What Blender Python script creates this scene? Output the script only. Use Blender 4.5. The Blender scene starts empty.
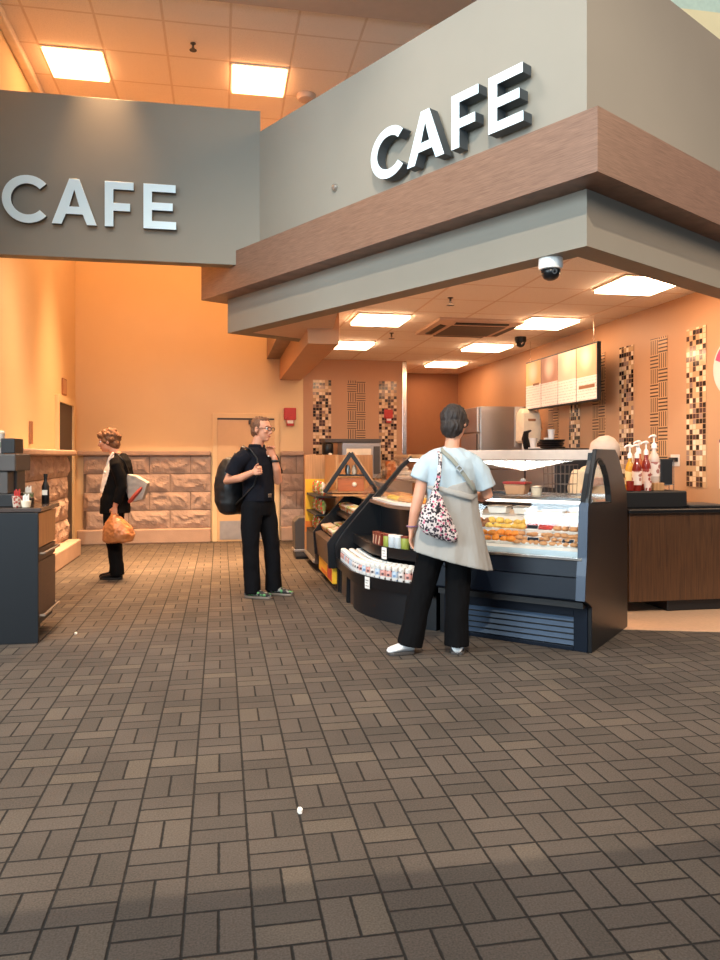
import bpy, bmesh, math, random
from mathutils import Vector, Matrix, noise, geometry
random.seed(7)
S = bpy.context.scene
COL = S.collection
V = Vector
PI = math.pi
TH = math.atan(139/750)          # the camera looks this far to the right of the hall's long axis
CT, ST = math.cos(TH), math.sin(TH)
H = 1.385                        # eye height

# ------------------------------------------------------------------ colour and materials
def lin(c):
    out = []
    for v in c:
        v = v/255
        out.append(v/12.92 if v <= .04045 else ((v+.055)/1.055)**2.4)
    return (*out, 1)

def new_mat(name):
    m = bpy.data.materials.new(name); m.use_nodes = True
    nt = m.node_tree
    return m, nt, nt.nodes['Principled BSDF']

def link(nt, a, b): nt.links.new(a, b)

def pbr(name, c, rough=.5, metal=0, var=.08, scale=12, bump=0, bscale=60, spec=.5, stretch=None, coat=0):
    """Principled material whose base colour wanders a little with noise."""
    m, nt, b = new_mat(name)
    tc = nt.nodes.new('ShaderNodeTexCoord'); mp = nt.nodes.new('ShaderNodeMapping')
    link(nt, tc.outputs['Object'], mp.inputs[0])
    if stretch: mp.inputs['Scale'].default_value = stretch
    nz = nt.nodes.new('ShaderNodeTexNoise'); nz.inputs['Scale'].default_value = scale; nz.inputs['Detail'].default_value = 4
    link(nt, mp.outputs[0], nz.inputs[0])
    rp = nt.nodes.new('ShaderNodeValToRGB')
    l = lin(c)
    rp.color_ramp.elements[0].position = .25; rp.color_ramp.elements[1].position = .75
    rp.color_ramp.elements[0].color = (*[max(0, v*(1-var)) for v in l[:3]], 1)
    rp.color_ramp.elements[1].color = (*[min(1, v*(1+var)) for v in l[:3]], 1)
    link(nt, nz.outputs[0], rp.inputs[0]); link(nt, rp.outputs[0], b.inputs['Base Color'])
    b.inputs['Roughness'].default_value = rough; b.inputs['Metallic'].default_value = metal
    b.inputs['Specular IOR Level'].default_value = spec
    b.inputs['Coat Weight'].default_value = coat
    if bump:
        n2 = nt.nodes.new('ShaderNodeTexNoise'); n2.inputs['Scale'].default_value = bscale; n2.inputs['Detail'].default_value = 5
        link(nt, mp.outputs[0], n2.inputs[0])
        bp = nt.nodes.new('ShaderNodeBump'); bp.inputs['Strength'].default_value = bump; bp.inputs['Distance'].default_value = .01
        link(nt, n2.outputs[0], bp.inputs['Height']); link(nt, bp.outputs[0], b.inputs['Normal'])
    return m

def emit(name, c, s):
    m, nt, b = new_mat(name)
    b.inputs['Base Color'].default_value = (.8, .8, .8, 1)
    b.inputs['Emission Color'].default_value = (*c, 1); b.inputs['Emission Strength'].default_value = s
    return m

def math_node(nt, op, a, b=None):
    n = nt.nodes.new('ShaderNodeMath'); n.operation = op
    for i, v in enumerate((a, b)):
        if v is None: continue
        if isinstance(v, (int, float)): n.inputs[i].default_value = v
        else: link(nt, v, n.inputs[i])
    return n.outputs[0]

def mixc(nt, fac, a, b):
    n = nt.nodes.new('ShaderNodeMix'); n.data_type = 'RGBA'
    for i, v in ((0, fac), (6, a), (7, b)):
        if isinstance(v, (int, float)): n.inputs[i].default_value = v
        elif isinstance(v, tuple): n.inputs[i].default_value = v
        else: link(nt, v, n.inputs[i])
    return n.outputs[2]

def xyz(nt):
    tc = nt.nodes.new('ShaderNodeTexCoord'); sp = nt.nodes.new('ShaderNodeSeparateXYZ')
    link(nt, tc.outputs['Object'], sp.inputs[0])
    return sp.outputs[0], sp.outputs[1], sp.outputs[2], tc

def smooth(nt, x, lo, hi):
    n = nt.nodes.new('ShaderNodeMapRange'); n.interpolation_type = 'SMOOTHSTEP'
    link(nt, x, n.inputs[0]); n.inputs[1].default_value = lo; n.inputs[2].default_value = hi
    return n.outputs[0]

def paver_mat():
    m, nt, b = new_mat('basket_weave_pavers')
    x, y, z, tc = xyz(nt)
    M = .2032
    a = math_node(nt, 'DIVIDE', math_node(nt, 'ADD', x, .109), M)
    c = math_node(nt, 'DIVIDE', math_node(nt, 'SUBTRACT', y, 2.53), M)
    i = math_node(nt, 'FLOOR', a); j = math_node(nt, 'FLOOR', c)
    fa = math_node(nt, 'SUBTRACT', a, i); fc = math_node(nt, 'SUBTRACT', c, j)
    par = math_node(nt, 'FLOORED_MODULO', math_node(nt, 'ADD', i, j), 2)
    ha = math_node(nt, 'MULTIPLY', fa, 2); hc = math_node(nt, 'MULTIPLY', fc, 2)
    sa = math_node(nt, 'FLOOR', ha); sc = math_node(nt, 'FLOOR', hc)
    ra = math_node(nt, 'SUBTRACT', ha, sa); rc = math_node(nt, 'SUBTRACT', hc, sc)
    def mixf(f, p, q):
        return math_node(nt, 'ADD', math_node(nt, 'MULTIPLY', p, math_node(nt, 'SUBTRACT', 1, f)), math_node(nt, 'MULTIPLY', q, f))
    across = mixf(par, ra, rc); along = mixf(par, fc, fa); sub = mixf(par, sa, sc)
    def edge(t, w): return math_node(nt, 'MULTIPLY', math_node(nt, 'MINIMUM', t, math_node(nt, 'SUBTRACT', 1, t)), w)
    d = math_node(nt, 'MINIMUM', edge(across, M/2), edge(along, M))
    nz = nt.nodes.new('ShaderNodeTexNoise'); nz.inputs['Scale'].default_value = 38; nz.inputs['Detail'].default_value = 5
    link(nt, tc.outputs['Object'], nz.inputs[0])
    d2 = math_node(nt, 'ADD', d, math_node(nt, 'MULTIPLY', math_node(nt, 'SUBTRACT', nz.outputs[0], .5), .006))
    face = smooth(nt, d2, .0026, .0068)
    cb = nt.nodes.new('ShaderNodeCombineXYZ'); link(nt, i, cb.inputs[0]); link(nt, j, cb.inputs[1]); link(nt, sub, cb.inputs[2])
    wn = nt.nodes.new('ShaderNodeTexWhiteNoise'); wn.noise_dimensions = '3D'; link(nt, cb.outputs[0], wn.inputs[0])
    rp = nt.nodes.new('ShaderNodeValToRGB'); e = rp.color_ramp.elements
    e[0].position = 0; e[0].color = lin((84, 77, 70)); e[1].position = 1; e[1].color = lin((104, 94, 83))
    k = e.new(.3); k.color = lin((88, 80, 73)); k = e.new(.75); k.color = lin((95, 86, 78))
    link(nt, wn.outputs[0], rp.inputs[0])
    gr = nt.nodes.new('ShaderNodeTexNoise'); gr.inputs['Scale'].default_value = 150; gr.inputs['Detail'].default_value = 3
    link(nt, tc.outputs['Object'], gr.inputs[0])
    big = nt.nodes.new('ShaderNodeTexNoise'); big.inputs['Scale'].default_value = 1.3; big.inputs['Detail'].default_value = 5
    link(nt, tc.outputs['Object'], big.inputs[0])
    g = math_node(nt, 'ADD', -.07, math_node(nt, 'ADD', math_node(nt, 'MULTIPLY', gr.outputs[0], 1.1), math_node(nt, 'MULTIPLY', big.outputs[0], .7)))
    mul = nt.nodes.new('ShaderNodeVectorMath'); mul.operation = 'SCALE'
    link(nt, rp.outputs[0], mul.inputs[0]); link(nt, g, mul.inputs['Scale'])
    col = mixc(nt, face, lin((33, 31, 29)), mul.outputs[0])
    link(nt, col, b.inputs['Base Color'])
    b.inputs['Roughness'].default_value = .8; b.inputs['Specular IOR Level'].default_value = .25
    hgt = math_node(nt, 'ADD', smooth(nt, d2, 0, .006), math_node(nt, 'MULTIPLY', gr.outputs[0], .25))
    bp = nt.nodes.new('ShaderNodeBump'); bp.inputs['Strength'].default_value = .5; bp.inputs['Distance'].default_value = .004
    link(nt, hgt, bp.inputs['Height']); link(nt, bp.outputs[0], b.inputs['Normal'])
    return m

def ceiling_mat(name, M, ou, ov, c, line):
    m, nt, b = new_mat(name)
    x, y, z, tc = xyz(nt)
    def edge(v, o):
        t = math_node(nt, 'FRACT', math_node(nt, 'DIVIDE', math_node(nt, 'SUBTRACT', v, o), M))
        return math_node(nt, 'MULTIPLY', math_node(nt, 'MINIMUM', t, math_node(nt, 'SUBTRACT', 1, t)), M)
    d = math_node(nt, 'MINIMUM', edge(x, ou), edge(y, ov))
    f = smooth(nt, d, .010, .016)
    nz = nt.nodes.new('ShaderNodeTexNoise'); nz.inputs['Scale'].default_value = 130; nz.inputs['Detail'].default_value = 3
    link(nt, tc.outputs['Object'], nz.inputs[0])
    sp = smooth(nt, nz.outputs[0], .32, .45)
    tile = mixc(nt, sp, lin(tuple(int(v*.86) for v in c)), lin(c))
    link(nt, mixc(nt, f, lin(line), tile), b.inputs['Base Color'])
    b.inputs['Roughness'].default_value = .9
    bp = nt.nodes.new('ShaderNodeBump'); bp.inputs['Strength'].default_value = .4; bp.inputs['Distance'].default_value = .004
    link(nt, f, bp.inputs['Height']); link(nt, bp.outputs[0], b.inputs['Normal'])
    return m

def mosaic_mat(n=6, w=.31):
    """small square tiles in cream, tan, brown and near black; the strip lies in its local X/Z plane"""
    m, nt, b = new_mat('glass_mosaic')
    x, y, z, tc = xyz(nt)
    T = w/n
    a = math_node(nt, 'DIVIDE', x, T); c = math_node(nt, 'DIVIDE', z, T)
    i = math_node(nt, 'FLOOR', a); j = math_node(nt, 'FLOOR', c)
    oi = nt.nodes.new('ShaderNodeObjectInfo')
    cb = nt.nodes.new('ShaderNodeCombineXYZ'); link(nt, i, cb.inputs[0]); link(nt, j, cb.inputs[1]); link(nt, oi.outputs['Random'], cb.inputs[2])
    wn = nt.nodes.new('ShaderNodeTexWhiteNoise'); wn.noise_dimensions = '3D'; link(nt, cb.outputs[0], wn.inputs[0])
    rp = nt.nodes.new('ShaderNodeValToRGB'); rp.color_ramp.interpolation = 'CONSTANT'; e = rp.color_ramp.elements
    cs = [(0, (40, 28, 26)), (.22, (84, 58, 52)), (.4, (226, 196, 158)), (.62, (196, 158, 116)), (.78, (150, 122, 108)), (.88, (238, 212, 178))]
    e[0].position = 0; e[0].color = lin(cs[0][1]); e[1].position = cs[1][0]; e[1].color = lin(cs[1][1])
    for p, q in cs[2:]: k = e.new(p); k.color = lin(q)
    link(nt, wn.outputs[0], rp.inputs[0])
    fa = math_node(nt, 'FRACT', a); fc = math_node(nt, 'FRACT', c)
    def edge(t): return math_node(nt, 'MINIMUM', t, math_node(nt, 'SUBTRACT', 1, t))
    f = smooth(nt, math_node(nt, 'MINIMUM', edge(fa), edge(fc)), .03, .07)
    link(nt, mixc(nt, f, lin((190, 150, 112)), rp.outputs[0]), b.inputs['Base Color'])
    b.inputs['Roughness'].default_value = .12
    return m

def basket_mat(w=.31):
    """engraved strip: pairs of squares holding three upright or three level lines"""
    m, nt, b = new_mat('engraved_basket_lines')
    x, y, z, tc = xyz(nt)
    T = w/2
    a = math_node(nt, 'DIVIDE', x, T); c = math_node(nt, 'DIVIDE', z, T)
    i = math_node(nt, 'FLOOR', a); j = math_node(nt, 'FLOOR', c)
    fa = math_node(nt, 'FRACT', a); fc = math_node(nt, 'FRACT', c)
    par = math_node(nt, 'FLOORED_MODULO', math_node(nt, 'ADD', i, j), 2)
    t = math_node(nt, 'ADD', math_node(nt, 'MULTIPLY', fa, par), math_node(nt, 'MULTIPLY', fc, math_node(nt, 'SUBTRACT', 1, par)))
    q = math_node(nt, 'FRACT', math_node(nt, 'MULTIPLY', t, 4))
    d = math_node(nt, 'ABSOLUTE', math_node(nt, 'SUBTRACT', q, .5))
    f = smooth(nt, d, .16, .24)
    link(nt, mixc(nt, f, lin((66, 40, 28)), lin((198, 152, 108))), b.inputs['Base Color'])
    b.inputs['Roughness'].default_value = .4
    return m

def wood_mat(name, c1, c2, axis='x', rough=.45, scale=6):
    m, nt, b = new_mat(name)
    tc = nt.nodes.new('ShaderNodeTexCoord'); mp = nt.nodes.new('ShaderNodeMapping')
    sc = {'x': (1.2, 1.2, 40), 'y': (9, .6, 22), 'z': (14, 14, .5)}[axis]
    mp.inputs['Scale'].default_value = sc; link(nt, tc.outputs['Object'], mp.inputs[0])
    nz = nt.nodes.new('ShaderNodeTexNoise'); nz.inputs['Scale'].default_value = scale; nz.inputs['Detail'].default_value = 6; nz.inputs['Distortion'].default_value = .6
    link(nt, mp.outputs[0], nz.inputs[0])
    rp = nt.nodes.new('ShaderNodeValToRGB'); e = rp.color_ramp.elements
    e[0].position = .32; e[0].color = lin(c1); e[1].position = .68; e[1].color = lin(c2)
    link(nt, nz.outputs[0], rp.inputs[0]); link(nt, rp.outputs[0], b.inputs['Base Color'])
    b.inputs['Roughness'].default_value = rough
    return m

def glass_mat(name='clear_pane', tint=(.97, .98, .98), boost=1.0):
    m = bpy.data.materials.new(name); m.use_nodes = True
    nt = m.node_tree; nt.nodes.clear()
    out = nt.nodes.new('ShaderNodeOutputMaterial'); mx = nt.nodes.new('ShaderNodeMixShader')
    ge = nt.nodes.new('ShaderNodeNewGeometry'); dt = nt.nodes.new('ShaderNodeVectorMath'); dt.operation = 'DOT_PRODUCT'
    link(nt, ge.outputs['Incoming'], dt.inputs[0]); link(nt, ge.outputs['Normal'], dt.inputs[1])
    cs = math_node(nt, 'SUBTRACT', 1, math_node(nt, 'ABSOLUTE', dt.outputs['Value']))
    fac = math_node(nt, 'ADD', .035*boost, math_node(nt, 'MULTIPLY', math_node(nt, 'POWER', cs, 5), .8*boost))
    tr = nt.nodes.new('ShaderNodeBsdfTransparent'); tr.inputs[0].default_value = (*tint, 1)
    gl = nt.nodes.new('ShaderNodeBsdfGlossy'); gl.inputs['Roughness'].default_value = .02
    link(nt, fac, mx.inputs[0]); link(nt, tr.outputs[0], mx.inputs[1]); link(nt, gl.outputs[0], mx.inputs[2])
    link(nt, mx.outputs[0], out.inputs[0])
    return m

def spots_mat(name, base, cols, scale):
    """printed cloth: cell spots of several colours over a pale ground"""
    m, nt, b = new_mat(name)
    tc = nt.nodes.new('ShaderNodeTexCoord')
    vo = nt.nodes.new('ShaderNodeTexVoronoi'); vo.inputs['Scale'].default_value = scale; vo.inputs['Randomness'].default_value = 1
    link(nt, tc.outputs['Object'], vo.inputs['Vector'])
    f = smooth(nt, vo.outputs['Distance'], .52, .58)
    rp = nt.nodes.new('ShaderNodeValToRGB'); rp.color_ramp.interpolation = 'CONSTANT'; e = rp.color_ramp.elements
    sp = nt.nodes.new('ShaderNodeSeparateColor'); link(nt, vo.outputs['Color'], sp.inputs[0])
    e[0].position = 0; e[0].color = lin(cols[0]); e[1].position = 1/len(cols); e[1].color = lin(cols[1])
    for q, cc in enumerate(cols[2:]): k = e.new((q+2)/len(cols)); k.color = lin(cc)
    link(nt, sp.outputs[0], rp.inputs[0])
    link(nt, mixc(nt, f, rp.outputs[0], lin(base)), b.inputs['Base Color'])
    b.inputs['Roughness'].default_value = .8
    return m

WARM = (1, .50, .22)
M = {}
M['paver'] = paver_mat()
M['cafe_floor'] = pbr('cream_quarry_tile', (206, 168, 136), .5, var=.08, scale=30)
M['cream'] = pbr('cream_wall_paint', (230, 204, 160), .8, var=.02, scale=2)
M['tan'] = pbr('tan_wall_paint', (190, 144, 106), .5, var=.03, scale=2)
M['brown'] = pbr('brown_wall_paint', (150, 104, 70), .7, var=.03)
M['fascia'] = pbr('greige_wall_paint', (134, 128, 116), .75, var=.02, scale=3)
M['white_trim'] = pbr('white_trim_paint', (240, 225, 205), .6)
M['gypsum'] = pbr('soffit_paint', (205, 180, 160), .85, var=.03)
M['green_wall'] = pbr('pale_green_paint', (196, 205, 188), .8)
M['wood_band'] = wood_mat('walnut_laminate', (104, 77, 62), (134, 103, 85), 'x', .4)
M['wood_counter'] = wood_mat('brown_oak_laminate', (60, 39, 25), (86, 57, 35), 'z', .35)
M['stone'] = pbr('rock_faced_limestone', (176, 154, 140), .9, var=.12, scale=7, bump=.5, bscale=40)
M['stone_smooth'] = pbr('dressed_limestone', (178, 152, 134), .8, var=.08, scale=5, bump=.2)
M['mortar'] = pbr('mortar', (124, 104, 90), .9)
M['hall_tile'] = ceiling_mat('hall_ceiling_tile', .69, .10, 8.71, (250, 236, 222), (228, 208, 188))
M['cafe_tile'] = ceiling_mat('cafe_ceiling_tile', .68, 3.5, 6.08, (246, 240, 232), (224, 206, 190))
M['hall_lamp'] = emit('hall_light_diffuser', (1, .45, .18), 14)
M['cafe_lamp'] = emit('cafe_light_diffuser', (1, .62, .36), 21)
M['case_lamp'] = emit('case_light_tube', (1, .90, .80), 5)
M['letter_face'] = pbr('white_letter_face', (214, 234, 240), .45, var=.01)
M['letter_side'] = pbr('charcoal_letter_return', (62, 68, 72), .5)
M['black'] = pbr('black_laminate', (16, 17, 20), .33, var=.05, spec=.4)
M['blackm'] = pbr('matt_black', (15, 15, 17), .5)
M['navy'] = pbr('navy_laminate', (8, 13, 19), .45, var=.04)
M['case_blue'] = pbr('dark_blue_grey_panel', (13, 21, 33), .42, var=.04, spec=.18)
M['steel'] = pbr('brushed_steel', (190, 186, 180), .32, metal=.9, var=.06, stretch=(1, 1, 30))
M['chrome'] = pbr('bright_metal', (215, 212, 208), .18, metal=1)
M['white'] = pbr('white_plastic', (235, 232, 226), .45)
M['cream_plastic'] = pbr('cream_plastic', (226, 214, 190), .4)
M['deck'] = pbr('white_case_deck', (222, 216, 208), .4)
M['case_top'] = pbr('cream_case_top', (206, 184, 168), .4)
M['glass_low'] = glass_mat('thin_clear_pane', (.97, .98, .98), .6)
M['glass'] = glass_mat()
M['mosaic'] = mosaic_mat()
M['basket'] = basket_mat()
M['red'] = pbr('red_plastic', (190, 44, 34), .4)
M['yellow'] = pbr('yellow_print', (232, 178, 40), .5)
M['orange'] = pbr('orange_print', (224, 120, 40), .5)
M['tanwood'] = wood_mat('light_maple', (168, 122, 78), (196, 148, 100), 'z')
M['brownpanel'] = wood_mat('dark_brown_laminate', (70, 52, 42), (92, 70, 56), 'x')
M['outlet'] = pbr('white_outlet', (220, 205, 190), .4)
M['gunmetal'] = pbr('dark_grey_paint', (70, 66, 64), .5)
M['door'] = pbr('tan_door_paint', (222, 186, 138), .5, var=.02)
M['kick'] = pbr('steel_kick_plate', (186, 176, 164), .35, metal=.7)
M['darkdoor'] = pbr('dark_bronze_door', (58, 50, 46), .5)

# ------------------------------------------------------------------ mesh building
def frame(o, x, y, z):
    m = Matrix.Identity(4)
    for r in range(3): m[r][0] = x[r]; m[r][1] = y[r]; m[r][2] = z[r]; m[r][3] = o[r]
    return m

class MB:
    def __init__(s): s.bm = bmesh.new()
    def _f(s, vs, mi):
        try: f = s.bm.faces.new(vs); f.material_index = mi; return f
        except ValueError: return None
    def box(s, x0, x1, y0, y1, z0, z1, mi=0, M4=None):
        c = [V((x, y, z)) for z in (z0, z1) for y in (y0, y1) for x in (x0, x1)]
        if M4: c = [M4 @ p for p in c]
        v = [s.bm.verts.new(p) for p in c]
        for q in ((0, 2, 3, 1), (4, 5, 7, 6), (0, 1, 5, 4), (2, 6, 7, 3), (0, 4, 6, 2), (1, 3, 7, 5)): s._f([v[i] for i in q], mi)
        return s
    def plate(s, outer, holes, t0, t1, M4=None, mi=0, side=None):
        """flat outline (with holes) in local XY, thickened from t0 to t1 along Z"""
        side = mi if side is None else side
        loops = [[V((*p, 0)) for p in L] for L in [outer]+holes]
        tris = geometry.tessellate_polygon(loops)
        flat = [p for L in loops for p in L]
        T = M4 or Matrix.Identity(4)
        A = [s.bm.verts.new(T @ V((p.x, p.y, t0))) for p in flat]; B = [s.bm.verts.new(T @ V((p.x, p.y, t1))) for p in flat]
        for t in tris:
            s._f([A[i] for i in t][::-1], mi); s._f([B[i] for i in t], mi)
        k = 0
        for L in loops:
            n = len(L)
            for i in range(n):
                a, b2 = k+i, k+(i+1) % n
                s._f([A[a], A[b2], B[b2], B[a]], side)
            k += n
        return s
    def loft(s, rings, cap=True, closed=False, mi=0):
        R = [[s.bm.verts.new(p) for p in r] for r in rings]
        n = len(R[0])
        for a, b in zip(R, R[1:]+([R[0]] if closed else [])):
            for i in range(n): s._f([a[i], a[(i+1) % n], b[(i+1) % n], b[i]], mi)
        if cap and not closed: s._f(R[0][::-1], mi); s._f(R[-1], mi)
        return s
    def tube(s, pts, rad, n=10, cap=True, ref=None, mi=0, closed=False, round_=False):
        """swept tube; rad is a radius, or per point a radius or (rx, ry) with rx along ref"""
        pts = [V(p) for p in pts]
        if not isinstance(rad, (list,)): rad = [rad]*len(pts)
        rad = [(r, r) if not isinstance(r, (tuple, list)) else r for r in rad]
        rings = []; prev = None
        N = len(pts)
        fr = []
        for i, p in enumerate(pts):
            if closed: t = pts[(i+1) % N]-pts[i-1]
            else: t = pts[min(i+1, N-1)]-pts[max(i-1, 0)]
            t.normalize()
            x = V(ref) if ref is not None else (prev if prev is not None else (V((1, 0, 0)) if abs(t.x) < .8 else V((0, 1, 0))))
            x = x-t*x.dot(t)
            if x.length < 1e-5: x = t.orthogonal()
            x.normalize(); prev = x; y = t.cross(x)
            fr.append((p, t, x, y, rad[i]))
        def ring(p, x, y, r): return [p+x*(r[0]*math.cos(2*PI*k/n))+y*(r[1]*math.sin(2*PI*k/n)) for k in range(n)]
        if round_:
            p, t, x, y, r = fr[0]; m = min(r)
            for a in (80, 60, 35): rings.append(ring(p-t*(m*math.sin(math.radians(a))), x, y, [q*math.cos(math.radians(a)) for q in r]))
        for p, t, x, y, r in fr: rings.append(ring(p, x, y, r))
        if round_:
            p, t, x, y, r = fr[-1]; m = min(r)
            for a in (35, 60, 80): rings.append(ring(p+t*(m*math.sin(math.radians(a))), x, y, [q*math.cos(math.radians(a)) for q in r]))
        return s.loft(rings, cap, closed, mi)
    def lathe(s, prof, n=16, c=(0, 0, 0), mi=0, M4=None):
        c = V(c); T = M4 or Matrix.Identity(4)
        rings = [[T @ (c+V((r*math.cos(2*PI*k/n), r*math.sin(2*PI*k/n), z))) for k in range(n)] for r, z in prof]
        return s.loft(rings, True, False, mi)
    def ell(s, c, r, rot=None, n=14, mi=0):
        c = V(c); R = rot or Matrix.Identity(3)
        if not isinstance(r, (tuple, list)): r = (r, r, r)
        rings = []
        m = max(6, n//2+2)
        for i in range(1, m):
            a = -PI/2+PI*i/m
            rings.append([c+R @ V((r[0]*math.cos(a)*math.cos(2*PI*k/n), r[1]*math.cos(a)*math.sin(2*PI*k/n), r[2]*math.sin(a))) for k in range(n)])
        return s.loft(rings, True, False, mi)
    def sweep(s, pts, nrm, prof, mi=0):
        """profile (d inward, z) carried along a floor path"""
        rings = [[V((p[0]+q[0]*d, p[1]+q[1]*d, z)) for d, z in prof] for p, q in zip(pts, nrm)]
        return s.loft(rings, True, False, mi)
    def out(s, name, mats, parent=None, smooth=False, bevel=0, seg=2, loc=None):
        bm = s.bm
        bmesh.ops.recalc_face_normals(bm, faces=bm.faces[:])
        me = bpy.data.meshes.new(name); bm.to_mesh(me); bm.free()
        if not isinstance(mats, (list, tuple)): mats = [mats]
        for m in mats: me.materials.append(m)
        if smooth:
            for p in me.polygons: p.use_smooth = True
        o = bpy.data.objects.new(name, me); COL.objects.link(o)
        if parent: o.parent = parent
        if loc is not None: o.location = loc
        if smooth and smooth != 'all':
            e = o.modifiers.new('edges', 'EDGE_SPLIT'); e.split_angle = math.radians(38)
        if bevel:
            b = o.modifiers.new('bevel', 'BEVEL'); b.width = bevel; b.segments = seg; b.limit_method = 'ANGLE'; b.angle_limit = math.radians(40)
        return o

def tag(o, label, cat, group=None):
    o['label'] = label; o['category'] = cat
    if group: o['group'] = group
    return o
def struct(o, label=None):
    o['kind'] = 'structure'
    if label: o['label'] = label
    return o
def thing(name, label, cat, loc=(0, 0, 0), rz=0, group=None):
    o = bpy.data.objects.new(name, None); COL.objects.link(o)
    o.location = loc; o.rotation_euler = (0, 0, rz); o.empty_display_size = .1
    return tag(o, label, cat, group)
def dup(root, loc, rz=None, label=None, group=None):
    r = root.copy(); COL.objects.link(r); r.location = loc
    if rz is not None: r.rotation_euler = (0, 0, rz)
    if label: r['label'] = label
    if group: r['group'] = group
    for ch in list(root.children):
        c = ch.copy(); COL.objects.link(c); c.parent = r
        for g in list(ch.children):
            d = g.copy(); COL.objects.link(d); d.parent = c
    return r
def box_obj(name, mat, x0, x1, y0, y1, z0, z1, parent=None, bevel=.004): return MB().box(x0, x1, y0, y1, z0, z1).out(name, mat, parent, bevel=bevel)

# ------------------------------------------------------------------ the hall and the cafe shell
HT = 5.9                        # hall ceiling
CH = 3.0                        # cafe ceiling
UL, VB, UR = -2.25, 12.4, 4.6   # left wall, back wall, right wall

struct(MB().box(-14, 16, -8, 14.4, -.2, 0).out('floor', M['paver']))
struct(MB().box(-14, 16, -8, -.50, 3.9, 4.1).out('unseen_shade_slab', M['gypsum']))   # added unseen slab, keeps the flood light off the floor nearest the camera
fl = MB(); fl.plate([(2.75, 5.62), (3.25, 5.47), (4.6, 5.05), (9, 4.4), (9, 6.5), (4.6, 6.5), (4.6, 14.2), (3.1, 14.2), (3.1, 12.4), (2.0, 12.4), (2.0, 7.4), (2.3, 6.3)], [], 0, .004)
struct(fl.out('floor_cafe', M['cafe_floor']))
struct(MB().box(UL-.2, 1.34, VB, VB+.2, 0, HT).out('wall_back', M['cream']))
struct(MB().box(UL-.2, UL, 5.6, VB, 0, HT).out('wall_left', M['cream']))
struct(MB().box(-9, UL-.2, 5.6, 5.8, 0, HT).out('wall_left_return', M['fascia']))
struct(MB().box(1.34, 3.1, VB, VB+.2, 0, CH+.6).out('wall_cafe_back', M['tan']))
struct(MB().box(2.95, 3.1, VB+.2, 14.3, 0, CH+.6).out('wall_cafe_passage', M['brown']))
struct(MB().box(3.1, 4.8, 14.2, 14.4, 0, CH+.6).out('wall_cafe_passage_end', M['brown']))
struct(MB().box(UR, UR+.2, 5.98, 14.2, 0, CH+.6).out('wall_cafe_right', M['tan']))
# corner guard on the end of the cafe's back wall
tag(box_obj('corner_guard', M['chrome'], 3.03, 3.106, VB-.006, VB+.05, 1.0, CH-.01), 'shiny steel corner guard on the edge between tan and brown walls', 'corner guard')

struct(MB().box(UL, 3.3, 7.5, VB, HT, HT+.1).out('ceiling', M['hall_tile']))
sf = MB(); sf.box(-9, 4.2, 6.2, 7.5, HT-.05, HT+.4)
struct(sf.out('ceiling_soffit', M['gypsum']))
# crown strip along the left wall
struct(MB().box(UL, UL+.1, 7.5, VB, HT-.1, HT-.002).out('trim_1', M['white_trim'], bevel=.02))
cc = MB(); cc.plate([(2.421, 4.80), (4.6, 6.03), (4.6, 12.4), (4.6, 14.2), (3.1, 14.2), (3.1, 12.4), (1.26, 12.4), (1.26, 8.4), (1.06, 7.25)], [], CH, CH+.08)
struct(cc.out('ceiling_cafe', M['cafe_tile']))
# upper concourse beyond the cafe, seen past the right end of the fascia
struct(MB().box(3.3, 16, 12.6, 12.8, CH+.7, 13).out('wall_concourse_far', M['green_wall']))
struct(MB().box(3.3, 16, 11.9, 12.6, 8.74, 9.25).out('trim_2', M['cream'], bevel=.03))

# the cafe's stepped bulkhead
def offs(path, d):
    """offset an open floor polyline sideways (to the left of its heading) with mitred corners"""
    out = []
    n = len(path)
    for i in range(n):
        ns = []
        for a, b in ((i-1, i), (i, i+1)):
            if a < 0 or b >= n: continue
            t = (V(path[b])-V(path[a])).normalized(); ns.append(V((-t.y, t.x)))
        if len(ns) == 1: w = ns[0]
        else: w = (ns[0]+ns[1])/(1+ns[0].dot(ns[1]))
        out.append(tuple(V(path[i])+w*d))
    return out
A = (2.421, 4.686); B = (.076, 8.782); B2 = (1.05, 9.34); RR = (4.9, 6.105)
fpath = [RR, A, B, B2]
def band(name, d0, d1, z0, z1, mat, bevel=0):
    m = MB(); m.plate(offs(fpath, d0)+offs(fpath, d1)[::-1], [], z0, z1)
    return struct(m.out(name, mat, bevel=bevel))
band('wall_cafe_fascia_low', 0, -.2, 2.8, 3.19, M['fascia'])
band('trim_wood_band', .22, -.15, 3.185, 3.60, M['wood_band'])
band('wall_cafe_fascia_high', 0, -.15, 3.595, 4.90, M['fascia'])
so = MB(); so.plate([(.16, 8.80), (1.05, 9.3), (1.31, 9.1), (1.12, 7.2)], [], 2.803, 2.99)
struct(so.out('ceiling_bulkhead_infill', M['gypsum']))
# lower bulkhead running back over the row of cases
struct(MB().box(.95, 1.30, 8.3, VB, 2.637, 2.99).out('wall_rear_fascia_low', M['tan']))
struct(MB().box(.74, 1.30, 8.9, VB, 2.98, 3.34).out('trim_rear_wood_band', M['wood_band']))
struct(MB().box(.95, 1.30, 9.2, VB, 3.33, 4.9).out('wall_rear_fascia_high', M['cream']))
# hanging sign panel
struct(MB().box(UL-.15, .42, 8.195, 8.345, 3.445, 5.125).out('wall_hanging_sign', M['fascia'], bevel=.003))

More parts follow.
